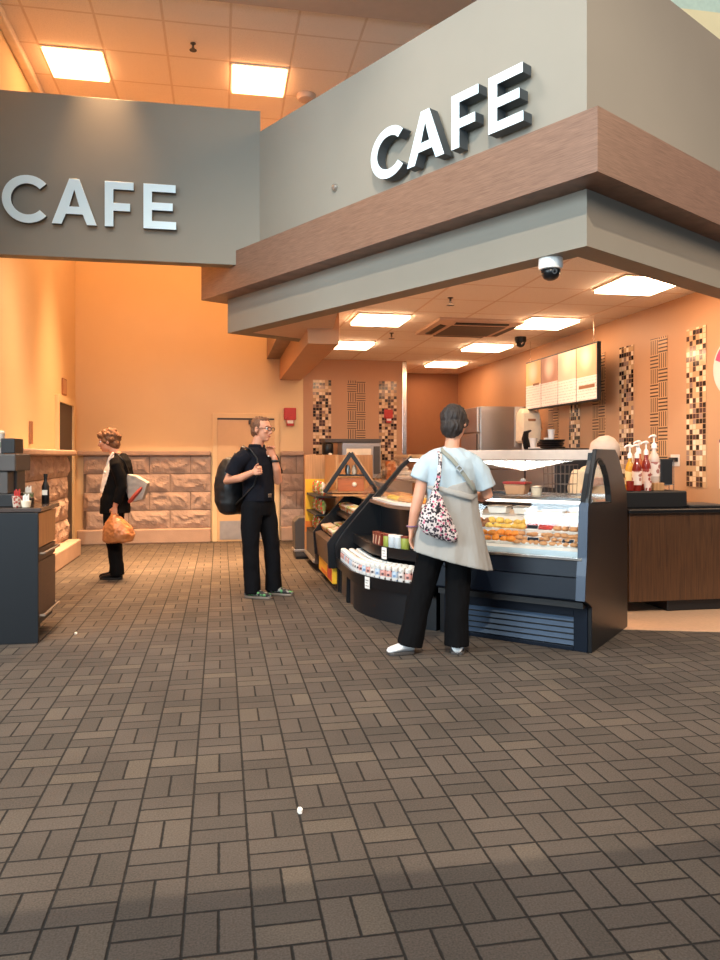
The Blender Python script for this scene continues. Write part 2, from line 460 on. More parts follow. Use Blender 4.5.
# ---- lettering
def arc(cx, cy, rx, ry, a0, a1, n): return [(cx+rx*math.cos(math.radians(a0+(a1-a0)*i/n)), cy+ry*math.sin(math.radians(a0+(a1-a0)*i/n))) for i in range(n+1)]
LH = .47; ST_ = .088
def letter_shapes():
    c = .235
    C = arc(c, LH/2, .245, .245, 42, 318, 30)+arc(c, LH/2, .245-ST_, .245-ST_, 318, 42, 30)
    w = .443; s = .098
    Ao = [(0, 0), (s, 0), (s+.042, .105), (w-s-.042, .105), (w-s, 0), (w, 0), (w/2+.05, LH), (w/2-.05, LH)]
    k = .185
    Ah = [(s+.075, k), (w-s-.075, k), (w/2, LH-.115)]
    F = [(0, 0), (ST_, 0), (ST_, .165), (.255, .165), (.255, .248), (ST_, .248), (ST_, LH-.082), (.29, LH-.082), (.29, LH), (0, LH)]
    E = [(0, 0), (.335, 0), (.335, .082), (ST_, .082), (ST_, .195), (.30, .195), (.30, .277), (ST_, .277), (ST_, LH-.082), (.33, LH-.082), (.33, LH), (0, LH)]
    return [(C, [], 0), (Ao, [Ah], .465), (F, [], .985), (E, [], 1.372)]
def sign(label, o, x, y, t, stand):
    """letters stand on the plane through o spanned by x (reading direction) and z, y pointing out towards the reader"""
    root = thing('cafe_sign', label, 'sign', o, math.atan2(x[1], x[0]))
    for out_, holes, dx in letter_shapes():
        m = MB(); T = frame(V((dx, -stand, 0)), V((1, 0, 0)), V((0, 0, 1)), V((0, -1, 0)))
        m.plate(out_, holes, 0, t, T, mi=0, side=1)
        ob = m.out('letter', [M['letter_face'], M['letter_side']], root, bevel=.003)
    return root
sign('white raised cafe letters on the hanging left panel', (-2.17, 8.195, 3.765), (1, 0), None, .05, .03)
fd = V((B[0]-A[0], B[1]-A[1], 0)).normalized()
fn = V((-fd.y, fd.x, 0))
p0 = V((*A, 0))+fd*2.06
rs_ = sign('white raised cafe letters on the angled fascia above the wood band', (p0.x, p0.y, 3.755), (-fd.x, -fd.y), None, .10, .025)
rs_.scale = (.955, 1, .89)
# small round sensor on the fascia
q = V((*A, 0))+fd*2.72
sn = MB(); T = frame(V((q.x, q.y, 3.93)), fd, V((0, 0, 1)), fn)
sn.lathe([(.012, -.0), (.036, .0), (.036, .012), (.026, .03), (.01, .034)], 16, M4=T)
tag(sn.out('round_sensor', M['steel'], smooth=True), 'small round metal sensor on the fascia left of the raised letters', 'sensor')

# ---- rock-faced stone wainscot
def stone_wall(name, length, courses, ch, T, seed, first=0.0, skip=None):
    m = MB(); rnd = random.Random(seed)
    m.box(0, length, 0, .05, 0, courses*ch, 1, T)
    for r in range(courses):
        x = -(.32 if r % 2 else 0)-first
        while x < length:
            w = .64
            x0, x1 = max(x, 0)+.004, min(x+w, length)-.004
            x += w
            if x1-x0 < .08: continue
            z0, z1 = r*ch+.004, (r+1)*ch-.004
            nx, nz = 20, 11; sd = rnd.uniform(0, 99)
            vs = []
            for j in range(nz+1):
                row = []
                for i in range(nx+1):
                    fx, fz = i/nx, j/nz
                    e = min(fx*(x1-x0), (1-fx)*(x1-x0), fz*(z1-z0), (1-fz)*(z1-z0))
                    b = min(1, e/.07)
                    p = V((x0+fx*(x1-x0), sd, z0+fz*(z1-z0)))
                    n1 = noise.noise(p*5); rid = 1-abs(noise.noise(p*7+V((3, 1, 2))))*2
                    dep = .05+.02+b*(.02+.03*n1+.03*max(0, rid-.3))
                    dep += .006*noise.noise(p*30)*b
                    row.append(m.bm.verts.new(T @ V((p.x, max(.052, dep), p.z))))
                vs.append(row)
            for j in range(nz):
                for i in range(nx): m._f([vs[j][i], vs[j][i+1], vs[j+1][i+1], vs[j+1][i]], 0)
            # sides back to the mortar bed
            rim = vs[0]+[v[-1] for v in vs[1:]]+vs[-1][-2::-1]+[v[0] for v in vs[-2:0:-1]]
            Ti = T.inverted()
            bk = []
            for v in rim:
                l = Ti @ v.co; bk.append(m.bm.verts.new(T @ V((l.x, .05, l.z))))
            for i in range(len(rim)): m._f([rim[i], rim[(i+1) % len(rim)], bk[(i+1) % len(rim)], bk[i]], 0)
    return struct(m.out(name, [M['stone'], M['mortar']]))
CHT = .29; PL = .23
# back wall: left of the door, right of the door (local x runs to the viewer's left)
DL, DR = -.06, .86               # door opening
def back_T(u1): return frame(V((u1, VB, PL)), V((-1, 0, 0)), V((0, -1, 0)), V((0, 0, 1)))
stone_wall('wall_back_stone', DL-.1-(-2.12), 4, CHT, back_T(DL-.1), 1)
stone_wall('wall_back_stone_right', 1.34-(DR+.1), 4, CHT, back_T(1.34), 2, .2)
def ledge(name, pts_box):
    m = MB()
    for b in pts_box: m.box(*b)
    return struct(m.out(name, M['stone_smooth'], bevel=.02, seg=3))
TOPZ = PL+4*CHT
ledge('trim_ledge_back', [(-2.2, DL-.1, VB-.14, VB, TOPZ, TOPZ+.075)])
ledge('trim_ledge_back_right', [(DR+.1, 1.34, VB-.14, VB, TOPZ, TOPZ+.075)])
ledge('baseboard_back', [(-2.2, DL-.1, VB-.17, VB, 0, PL)])
ledge('baseboard_back_right', [(DR+.1, 1.34, VB-.17, VB, 0, PL)])
# left wall: low stone wall standing in front of the plaster
LW0, LW1 = 7.0, 11.0
Tl = frame(V((UL, LW1, PL)), V((0, -1, 0)), V((1, 0, 0)), V((0, 0, 1)))
stone_wall('wall_left_stone', LW1-LW0, 4, CHT, frame(V((UL+.08, LW1, PL)), V((0, -1, 0)), V((1, 0, 0)), V((0, 0, 1))), 5, .1)
ledge('trim_ledge_left', [(UL, UL+.26, LW0, LW1+.05, TOPZ, TOPZ+.075)])
ledge('baseboard_left', [(UL, UL+.33, LW0, LW1, 0, PL)])
# dark doorway in the left wall, above and behind the stone
d2 = MB(); d2.box(UL, UL+.02, 11.0, 12.02, .0, 2.14)
dd = struct(d2.out('door_2', M['darkdoor']))
fr = MB(); fr.plate([(10.93, TOPZ+.08), (10.93, 2.24), (12.12, 2.24), (12.12, 0), (12.02, 0), (12.02, 2.14), (11.0, 2.14), (11.0, TOPZ+.08)], [], 0, .05, frame(V((UL, 0, 0)), V((0, 1, 0)), V((0, 0, 1)), V((1, 0, 0))))
fr.out('door_frame', M['cream'], dd, bevel=.006)
# back door
d1 = MB(); d1.box(DL, DR, VB-.03, VB, 0, 2.0)
do = struct(d1.out('door_1', M['door']))
m = MB(); m.plate([(DL-.08, 0), (DL-.08, 2.08), (DR+.08, 2.08), (DR+.08, 0), (DR, 0), (DR, 2.0), (DL, 2.0), (DL, 0)], [], 0, .05, frame(V((0, VB, 0)), V((1, 0, 0)), V((0, 0, 1)), V((0, -1, 0))))
m.out('door_frame', M['cream'], do, bevel=.006)
MB().box(DL, DR, VB-.034, VB-.03, 1.975, 2.0).out('reveal_shade', M['darkdoor'], do)  # dark strip standing for the shade in the door's reveal
MB().box(DL+.04, DR-.04, VB-.036, VB-.029, .03, .33).out('kick_plate', M['kick'], do)
MB().box(DR-.42, DR-.08, VB-.10, VB-.03, 1.90, 1.97).out('door_closer', M['gunmetal'], do, bevel=.01)
hd = MB(); hd.tube([(DL+.09, VB-.03, 1.02), (DL+.09, VB-.09, 1.02), (DL+.2, VB-.09, 1.02)], .012, 8); hd.out('door_handle', M['chrome'], do)

# fire alarm beside the door
al = thing('fire_alarm', 'red fire alarm strobe on the cream wall beside the back door', 'fire alarm', (1.12, VB, 1.98))
MB().box(-.10, .10, -.045, 0, .0, .20).out('alarm_body', M['red'], al, bevel=.012)
MB().box(-.06, .06, -.085, -.04, -.10, .05).out('strobe_horn', M['red'], al, bevel=.012)
MB().box(-.05, .05, -.09, -.084, -.06, -.01).out('strobe_lens', M['white'], al, bevel=.004)
al2 = dup(al, (2.78, VB-.012, 2.02), 0, 'red fire alarm strobe over the mosaic strip on the cafe back wall'); al2.scale = (.75, .75, .75)
# bits on the left wall
tag(box_obj('thermostat', M['brown'], UL, UL+.03, 9.5, 9.58, 1.53, 1.80), 'narrow brown thermostat strip on the cream left wall', 'thermostat')
ns = thing('notice', 'small framed notice on the left wall above the dark doorway', 'notice', (UL, 11.5, 2.27))
MB().box(0, .02, -.14, .14, 0, .24).out('notice_board', M['brown'], ns, bevel=.004)
MB().box(.02, .022, -.11, .11, .02, .22).out('notice_paper', M['tan'], ns)
# ------------------------------------------------------------------ ceiling things
def light_panel(label, cx, cy, z, size, lamp, group):
    t = thing('ceiling_light', label, 'ceiling light', (cx, cy, z), 0, group)
    h = size/2
    m = MB()
    for a in ((-h, h, -h, -h+.02), (-h, h, h-.02, h), (-h, -h+.02, -h+.02, h-.02), (h-.02, h, -h+.02, h-.02)): m.box(*a, -.016, 0)
    m.out('frame', M['white_trim'], t)
    MB().box(-h+.02, h-.02, -h+.02, h-.02, -.045, -.001).out('diffuser', lamp, t)
    return t
g = 'square lights in the hall ceiling'
light_panel('square hall ceiling light above the left sign, beside the white edge strip', -1.97+.345, 9.055, HT, .66, M['hall_lamp'], g)
light_panel('square hall ceiling light above the left sign, next to the angled fascia', .10+.345, 9.055, HT, .66, M['hall_lamp'], g)
g = 'square lights in the cafe ceiling'
for i, (cy, lab) in enumerate(((6.42, 'square cafe ceiling light nearest the fascia corner'), (8.46, 'square cafe ceiling light beside the air conditioner'),
                               (10.5, 'square cafe ceiling light second from the brown end wall'), (12.54, 'farthest square cafe ceiling light, before the brown end wall'))):
    light_panel(lab, 3.84, cy, CH, .62, M['cafe_lamp'], g)
for cy, lab in ((8.60, 'square cafe ceiling light in the left row, nearer the fascia'), (10.62, 'square cafe ceiling light in the left row, nearer the mosaic wall')):
    light_panel(lab, 1.83, cy, CH, .62, M['cafe_lamp'], g)
# cassette air conditioner
ac = thing('air_conditioner', 'square cassette air conditioner set in the cafe ceiling', 'air conditioner', (3.05, 8.95, CH-.002))
m = MB(); m.loft([[V((x*h, y*h, z)) for x, y in ((-1, -1), (1, -1), (1, 1), (-1, 1))] for h, z in ((.56, 0), (.55, -.03), (.40, -.055))]); m.out('body', M['gypsum'], ac, bevel=.006)
m = MB(); m.box(-.34, .34, -.34, .34, -.062, -.05)
m.out('intake_grille', M['gunmetal'], ac, bevel=.004)
for k in range(4):
    a = k*PI/2; T = Matrix.Rotation(a, 4, 'Z')
    MB().box(-.33, .33, .40, .48, -.056, -.036, 0, T).out('louvre', M['blackm'], ac)
# sprinklers
def sprinkler(label, x, y, z):
    t = thing('sprinkler', label, 'sprinkler', (x, y, z))
    m = MB(); m.lathe([(.03, 0), (.03, -.006), (.012, -.01), (.01, -.04), (.016, -.05)], 12); m.out('body', M['gunmetal'], t, smooth=True)
    m = MB(); m.lathe([(.004, -.045), (.004, -.072), (.04, -.074), (.04, -.078)], 14); m.out('deflector', M['gunmetal'], t)
sprinkler('dark sprinkler head in the hall ceiling between the two square lights', -.3, 8.4, HT)
sprinkler('small sprinkler head in the cafe ceiling left of the air conditioner', 2.3, 7.35, CH)
sprinkler('small sprinkler head in the cafe ceiling near the left light row', 2.2, 9.6, CH)
sd = MB(); sd.lathe([(.12, 0), (.12, -.03), (.10, -.06), (.05, -.075)], 20)
tag(sd.out('smoke_detector', M['gypsum'], smooth=True, loc=(1.05, 9.35, HT)), 'round smoke detector on the hall ceiling just over the fascia top', 'smoke detector')
# dome cameras
def dome(label, x, y, z, s, shell):
    t = thing('dome_camera', label, 'security camera', (x, y, z)); t.scale = (s, s, s)
    m = MB(); m.lathe([(.085, 0), (.088, -.05), (.082, -.075), (.07, -.08)], 24); m.out('housing', shell, t, smooth=True)
    m = MB(); m.lathe([(.070, -.078), (.066, -.11), (.05, -.138), (.025, -.152), (.004, -.155)], 24); m.out('dome', M['black'], t, smooth='all')
    m = MB(); m.tube([(0, -.055, -.10), (0, -.066, -.102)], .02, 12); m.out('lens', M['chrome'], t)
fd_c = V((*A, 0))+fd*.36-fn*.10
dome('white dome security camera under the cafe fascia near its corner', fd_c.x, fd_c.y, 2.80, 1.0, M['white'])
dome('small black dome camera on the cafe ceiling above the menu board', 4.0, 9.62, CH, .9, M['blackm'])

# ------------------------------------------------------------------ mosaic and engraved strips
def strip(kind, label, o, rz, mat, grp, z0=1.08, z1=2.65, w=.31):
    m = MB(); m.box(0, w, -.008, 0, 0, z1-z0)
    ob = m.out(kind, mat, loc=(o[0], o[1], z0)); ob.rotation_euler = (0, 0, rz)
    return tag(ob, label, 'wall strip', grp)
ords = ['nearest the right wall notice', 'second along the right wall', 'behind the right end of the menu board', 'behind the menu board above the stacked trays']
for n in range(7):
    c = 6.65+.645*n
    if n % 2 == 0:
        strip('mosaic_strip', ['brown and cream mosaic strip nearest the white notice on the right wall', 'brown and cream mosaic strip above the syrup bottles', 'brown and cream mosaic strip under the middle of the menu board', 'brown and cream mosaic strip beside the towel dispenser'][n//2], (UR, c+.155), -PI/2, M['mosaic'], 'mosaic strips on the right wall')
    else:
        strip('engraved_strip', ['tan strip of basket-weave lines above the tall syrup bottle', 'tan strip of basket-weave lines at the right end of the menu board', 'tan strip of basket-weave lines under the left part of the menu board'][n//2], (UR, c+.155), -PI/2, M['basket'], 'engraved strips on the right wall')
strip('mosaic_strip', 'brown and cream mosaic strip at the left end of the cafe back wall', (1.50, VB-.002), 0, M['mosaic'], 'strips on the cafe back wall', .9)
strip('engraved_strip', 'tan strip of basket-weave lines in the middle of the cafe back wall', (2.08, VB-.002), 0, M['basket'], 'strips on the cafe back wall', .9)
strip('mosaic_strip', 'brown and cream mosaic strip beside the steel corner guard', (2.62, VB-.002), 0, M['mosaic'], 'strips on the cafe back wall', .9)

# ------------------------------------------------------------------ menu board
mb = thing('menu_board', 'long hanging menu board of four lit panels beside the right wall', 'menu board', (4.3, 8.03, 2.03))
m = MB(); m.box(-.02, .03, 0, 2.07, 0, .685); m.out('board_frame', M['blackm'], mb, bevel=.004)
def menu_mat(name, top, pos, spread):
    mm, nt, b = new_mat(name)
    x, y, z, tc = xyz(nt)
    # picture above, fine rows of print below
    ds = nt.nodes.new('ShaderNodeVectorMath'); ds.operation = 'DISTANCE'; link(nt, tc.outputs['Object'], ds.inputs[0]); ds.inputs[1].default_value = (-.026, spread, .52)
    pic = mixc(nt, smooth(nt, ds.outputs['Value'], .02, .20), lin((240, 214, 188)), lin(top))
    row = math_node(nt, 'FRACT', math_node(nt, 'MULTIPLY', z, 28))
    wv = nt.nodes.new('ShaderNodeTexNoise'); wv.inputs['Scale'].default_value = 40; link(nt, tc.outputs['Object'], wv.inputs[0])
    tx = math_node(nt, 'MULTIPLY', smooth(nt, row, .55, .7), smooth(nt, wv.outputs[0], .4, .55))
    low = mixc(nt, math_node(nt, 'MULTIPLY', tx, .35), lin((240, 226, 212)), lin((150, 110, 90)))
    f = smooth(nt, z, pos, pos+.004)
    c = mixc(nt, f, low, pic)
    link(nt, c, b.inputs['Base Color']); link(nt, c, b.inputs['Emission Color']); b.inputs['Emission Strength'].default_value = .22
    b.inputs['Roughness'].default_value = .25
    return mm
for k, (top, pos, nm) in enumerate((((222, 176, 140), .30, 'a'), ((226, 192, 166), .31, 'b'), ((186, 140, 118), .33, 'c'), ((226, 184, 130), .34, 'd'))):
    ob = MB().box(-.026, -.019, k*.515+.012, k*.515+.503, .02, .665).out('menu_panel', menu_mat('menu_print_'+nm, top, pos, .26+k*.515), mb)
    if k == 0: MB().box(-.029, -.0255, .05, .44, .16, .20).out('printed_band', M['brown'], ob)
    if k == 3: MB().box(-.029, -.0255, 1.60, 1.80, .33, .36).out('printed_band', M['brown'], ob)
for yy in (.12, 1.95): MB().tube([(0, yy, .685), (0, yy, .97)], .004, 6).out('hanging_wire', M['chrome'], mb)

# ------------------------------------------------------------------ right end: counter, syrups, wall signs
ct = thing('service_counter', 'brown wood-fronted service counter along the right wall', 'counter', (3.50, 6.0, 0))
MB().box(0, 1.09, 0, .9, .11, .88).out('body', M['wood_counter'], ct, bevel=.004)
MB().box(-.02, 1.095, -.03, .93, .88, .92).out('worktop', M['black'], ct, bevel=.008)
MB().box(.40, 1.09, .06, .84, 0.005, .11).out('plinth', M['blackm'], ct, bevel=.01)
MB().box(.02, .06, .3, .34, 0.005, .11).out('foot', M['chrome'], ct)
rs = box_obj('bottle_riser', M['blackm'], 3.48, 4.14, 6.12, 6.62, .92, 1.07, bevel=.012)
tag(rs, 'low black riser carrying the syrup bottles on the wood counter', 'riser')
tr = thing('drip_tray', 'flat black tray on the wood counter beside the riser', 'tray', (4.32, 6.25, .92))
MB().box(-.2, .2, -.2, .2, 0, .022).out('tray_body', M['blackm'], tr, bevel=.006)
MB().box(-.18, .18, -.18, .18, .022, .026).out('tray_grid', M['gunmetal'], tr)
def syrup(label, x, y, z, liquid, lab, h, r=.042):
    t = thing('syrup_bottle', label, 'bottle', (x, y, z), 0.4, 'pump syrup bottles on the black riser')
    m = MB(); m.lathe([(r*.9, 0), (r, .01), (r, h*.66), (r*.8, h*.78), (r*.42, h*.88), (r*.38, h)], 18); m.out('bottle_body', liquid, t, smooth=True)
    m = MB(); m.lathe([(r*1.015, h*.18), (r*1.02, h*.2), (r*1.02, h*.58), (r*1.015, h*.6)], 18); m.out('paper_label', lab, t, smooth=True)
    p = MB(); p.lathe([(r*.5, h-.004), (r*.5, h+.03), (r*.3, h+.045), (.007, h+.05), (.007, h+.105)], 14); pm = p.out('pump', M['white'], t, smooth=True)
    s = MB(); s.tube([(.022, 0, h+.108), (0, 0, h+.112), (-.05, 0, h+.108), (-.078, 0, h+.094)], [(.010, .012), (.013, .014), (.008, .008), (.006, .006)], 10, round_=True); s.out('spout', M['white'], pm, smooth=True)
    return t
sy_y = pbr('yellow_syrup', (206, 150, 44), .2); sy_r = pbr('red_syrup', (130, 34, 24), .2); sy_c = pbr('amber_syrup', (176, 84, 40), .2); sy_w = pbr('clear_syrup', (206, 186, 170), .2)
def label_mat(name, c1, c2, sc=26):
    return spots_mat(name, c1, [c2, c1, c2], sc)
l1 = label_mat('yellow_label', (236, 214, 150), (214, 150, 60)); l2 = label_mat('white_label', (232, 214, 200), (170, 110, 100)); l3 = label_mat('pink_label', (226, 196, 180), (150, 60, 50))
syrup('yellow syrup bottle with white pump, leftmost on the riser', 3.715, 6.36, 1.07, sy_y, l1, .30)
syrup('pale labelled syrup bottle in front of the yellow one', 3.69, 6.20, 1.07, sy_r, l2, .30)
syrup('amber syrup bottle at the back of the riser', 3.89, 6.50, 1.07, sy_c, l2, .34)
syrup('red syrup bottle with white label in the middle of the riser', 3.83, 6.28, 1.07, sy_r, l3, .33)
syrup('tall clear syrup bottle with white pump beside the black holder', 3.935, 6.32, 1.14, sy_w, l2, .32, .05)
tag(box_obj('cardboard_block', M['tanwood'], 3.885, 3.99, 6.24, 6.40, 1.07, 1.139), 'tan box under the tall clear syrup bottle', 'box')
for k, (x, y, lab) in enumerate(((3.60, 6.16, 'small dark red cup at the left front corner of the riser'), (3.77, 6.155, 'small pink cup at the front of the riser'))):
    m = MB(); m.lathe([(.022, 0), (.03, .005), (.034, .09), (.030, .092), (.026, .02)], 14)
    tag(m.out('small_cup', [sy_r, l3][k], smooth=True, loc=(x, y, 1.07)), lab, 'cup')
hl = thing('napkin_holder', 'tall black holder in a wire stand beside the clear syrup bottle', 'holder', (4.07, 6.36, 1.07), -.17)
MB().box(-.055, .055, -.05, .05, .05, .29).out('holder_body', M['blackm'], hl, bevel=.008)
m = MB()
for sx in (-.062, .062): m.tube([(sx, -.052, 0), (sx, -.052, .28)], .004, 6); m.tube([(sx, .052, 0), (sx, .052, .28)], .004, 6); m.tube([(sx, -.052, .05), (sx, .052, .05)], .004, 6)
m.tube([(-.062, -.052, .05), (.062, -.052, .05)], .004, 6); m.out('wire_stand', M['chrome'], hl)
ot = thing('wall_outlet', 'double wall outlet with black plugs behind the napkin holder', 'outlet', (UR, 7.0, 1.34))
MB().box(-.008, 0, -.075, .075, -.06, .06).out('cover_plate', M['outlet'], ot, bevel=.003)
for yy in (-.035, .035): MB().box(-.045, -.006, yy-.022, yy+.022, -.015, .03).out('plug', M['blackm'], ot, bevel=.004)
nt_ = thing('wall_notice', 'tall white paper notice on the right wall by the frame edge', 'notice', (UR, 6.16, 1.08))
MB().box(-.006, 0, -.14, .14, 0, .46).out('paper', M['white'], nt_)
MB().box(-.008, -.005, -.14, .14, .43, .46).out('dark_header', pbr('purple_print', (90, 60, 110), .5), nt_)
rsn = thing('round_sign', 'round pink and yellow sign on the right wall', 'sign', (UR, 6.1, 2.2))
T = frame(V((-.02, 0, 0)), V((0, 1, 0)), V((0, 0, 1)), V((1, 0, 0)))
m = MB(); m.lathe([(.27, 0), (.27, .02)], 36, M4=T); m.out('disc', pbr('pale_pink_print', (236, 200, 190), .5), rsn)
T2 = frame(V((-.023, 0, 0)), V((0, 1, 0)), V((0, 0, 1)), V((1, 0, 0)))
m = MB(); m.plate([(0, 0)]+arc(0, 0, .25, .25, 20, 180, 16), [], 0, .003, T2); m.out('pink_sector', pbr('magenta_print', (214, 60, 110), .5), rsn)
m = MB(); m.plate([(0, 0)]+arc(0, 0, .25, .25, 180, 270, 10), [], 0, .003, T2); m.out('yellow_sector', M['yellow'], rsn)

# ------------------------------------------------------------------ kitchen along the right wall
fg = thing('refrigerator', 'tall stainless steel refrigerator at the back of the cafe', 'refrigerator', (3.81, 10.69, 0))
MB().box(0, .74, 0, .78, .12, 2.13).out('body', M['steel'], fg, bevel=.012)
dr = MB().box(-.05, -.004, .01, .77, .14, 1.72).out('door', M['steel'], fg, bevel=.01)
MB().box(-.05, -.004, .01, .77, 1.74, 2.12).out('top_panel', M['steel'], fg, bevel=.01)
m = MB(); m.tube([(-.05, .68, .95), (-.10, .68, .97), (-.10, .68, 1.45), (-.05, .68, 1.47)], .014, 8); m.out('handle', M['blackm'], dr)
MB().box(-.002, .74, -.012, -.001, 1.18, 1.20).out('seam_strip', M['chrome'], fg)
MB().box(-.056, -.045, -.004, .02, .14, 1.72).out('door_gasket', M['blackm'], fg)
for xx in (.08, .66):
    for yy in (.1, .68): MB().tube([(xx, yy, .006), (xx, yy, .12)], .025, 8).out('foot', M['blackm'], fg)
td = thing('towel_dispenser', 'cream paper towel dispenser beside the refrigerator', 'dispenser', (4.30, 10.15, 1.57))
m = MB()
m.loft([[V((x*w, y, z)) for x, y in ((-1, .0), (-1, -d), (-.85, -d-.03), (.85, -d-.03), (1, -d), (1, 0))] for w, d, z in ((.12, .16, 0), (.15, .18, .03), (.15, .2, .28), (.14, .17, .42), (.09, .08, .49))])
m.out('cover', M['cream_plastic'], td, smooth=True)
MB().box(-.06, .06, -.225, -.2, .29, .34).out('window_patch', M['brown'], td, bevel=.01)
MB().box(-.09, .09, -.14, -.08, -.10, .01).out('paper_towel', M['white'], td)
pl = MB().box(-.16, .16, 0, .03, -.05, .52).out('back_plate', M['steel'], td)
pl2 = MB().tube([(.1, .03, .2), (.26, .03, .2)], .02, 8).out('wall_bracket', M['steel'], td)
bc = thing('back_counter', 'long steel-topped back counter under the menu board', 'counter', (3.85, 7.2, 0))
MB().box(0, .74, 0, 2.85, .1, .86).out('body', M['brownpanel'], bc, bevel=.004)
MB().box(-.03, .745, 0, 2.88, .86, .9).out('worktop', M['steel'], bc, bevel=.006)
MB().box(.05, .74, .03, 2.8, 0.005, .1).out('plinth', M['blackm'], bc)
for k in range(4):
    dd = MB().box(-.02, -.001, .03+k*.7, .70+k*.7, .13, .84).out('door', M['wood_counter'], bc, bevel=.003)
    MB().box(-.045, -.02, .6+k*.7, .63+k*.7, .55, .75).out('handle', M['steel'], dd)
bw = thing('brewer', 'black box-shaped coffee brewer on the back counter below the menu board', 'coffee machine', (4.15, 8.35, .9))
MB().box(-.2, .28, 0, 1.05, 0, .58).out('housing', M['blackm'], bw, bevel=.02)
MB().box(-.21, -.2, .1, .95, .1, .4).out('front_panel', M['steel'], bw, bevel=.004)
for yy in (.25, .52, .8): MB().box(-.26, -.2, yy-.03, yy+.03, .42, .5).out('tap', M['blackm'], bw, bevel=.006)
for k in range(5):
    m = MB(); m.lathe([(.10, 0), (.15, .004), (.16, .018), (.145, .020), (.10, .012)], 24)
    tag(m.out('serving_tray', M['blackm'], smooth=True, loc=(4.05+.012*(-1)**k, 8.75+.015*(k % 3), 1.481+k*.022)), ['black round tray lowest in the pile on the brewer', 'black round tray second in the pile on the brewer', 'black round tray midway in the pile on the brewer', 'black round tray just below the top of the pile', 'black round tray on top of the pile'][k], 'tray', 'pile of trays on the brewer')
def cup(label, x, y, z, s=1, mat='white', grp=None):
    m = MB(); m.lathe([(.028*s, 0), (.03*s, .004*s), (.042*s, .11*s), (.045*s, .115*s), (.040*s, .114*s), (.028*s, .01*s)], 18)
    return tag(m.out('paper_cup', M[mat], smooth=True, loc=(x, y, z)), label, 'cup', grp)
cup('white paper cup standing on the round black trays', 4.05, 8.76, 1.591, 1.1)
cup('white paper cup at the left end of the brewer top', 4.02, 9.24, 1.481, 1.2)
cup('white paper cup behind the left cup on the brewer', 4.12, 9.02, 1.481, 1.2)
tag(box_obj('cup_box', M['white'], 4.0, 4.2, 9.05+.25-.1, 9.36, 1.481-.0, 1.5), 'flat white box lying at the left end of the brewer top', 'box')
cf = MB(); cf.tube([(4.02, 9.44, 1.50), (3.98, 9.42, 1.62), (3.98, 9.38, 1.70), (4.02, 9.33, 1.72)], [(.05, .02), (.05, .02), (.045, .018), (.02, .01)], 10, round_=True)
tag(cf.out('bent_lid', M['blackm'], smooth=True), 'bent black lid leaning beside the cups on the brewer', 'lid')

# ------------------------------------------------------------------ counter along the mosaic wall
bk = thing('prep_counter', 'steel prep counter against the mosaic back wall', 'counter', (1.5, 11.6, 0))
MB().box(0, 1.5, 0, .78, .1, .96).out('body', M['steel'], bk, bevel=.005)
MB().box(-.02, 1.52, -.03, .782, .96, 1.0).out('worktop', M['steel'], bk, bevel=.005)
MB().box(.05, 1.45, .05, .75, .005, .1).out('plinth', M['blackm'], bk)
ov = thing('toaster_oven', 'steel box oven with a flat grey top on the prep counter', 'oven', (1.88, 11.66, 1.0))
MB().box(0, .62, 0, .5, .03, .60).out('body', M['steel'], ov, bevel=.01)
MB().box(-.28, .62, -.02, .52, .60, .655).out('hood_top', M['gunmetal'], ov, bevel=.006)
MB().box(.06, .46, -.02, 0, .14, .5).out('door', M['cream_plastic'], ov, bevel=.006)
MB().box(.5, .6, -.012, 0, .1, .54).out('control_panel', M['gunmetal'], ov)
for xx in (.05, .57): MB().box(xx-.02, xx+.02, .02, .48, 0, .03).out('foot', M['blackm'], ov)
gd = thing('coffee_grinder', 'black coffee grinder at the left end of the prep counter', 'grinder', (1.66, 11.75, 1.0))
MB().box(-.09, .09, -.1, .12, 0, .34).out('body', M['blackm'], gd, bevel=.02)
m = MB(); m.lathe([(.04, .34), (.09, .42), (.09, .57), (.075, .59)], 16); m.out('hopper', M['black'], gd, smooth=True)
m = MB(); m.lathe([(.03, 0), (.035, .06), (.01, .07)], 12); m.out('knob', M['white'], gd, smooth=True, loc=(0.02, -.13, .36))
tag(box_obj('carton', M['orange'], 2.60, 2.74, 11.66, 11.8, 1.0, 1.30), 'small orange carton on the prep counter right of the oven', 'carton')
for k, (x, y, w) in enumerate(((2.72, 11.62, .36), (2.76, 11.66, .30), (2.72, 11.64, .26))):
    m = MB(); m.loft([[V((x+w*(.5+.5*c*math.cos(2*PI*i/16)), y+.16*(1+c*math.sin(2*PI*i/16)), 1.0+k*.075+z)) for i in range(16)] for c, z in ((.8, 0), (1, .02), (1, .05), (.75, .074))])
    tag(m.out('flour_sack', M['white'], smooth=True), ['white sack lowest in the small pile on the prep counter', 'white sack in the middle of the small pile', 'white sack on top of the small pile'][k], 'sack', 'white sacks on the prep counter')
M['edge_sheen'] = pbr('blue_edge_sheen', (36, 52, 74), .4)  # the end panel's blue sheen, put into the colour
M['dull2'] = pbr('dull_wire', (120, 104, 92), .5, metal=.4)
M['louvre'] = pbr('lit_blue_louvre', (60, 78, 100), .4)  # slats paler than the panels, their lit blue put into the colour
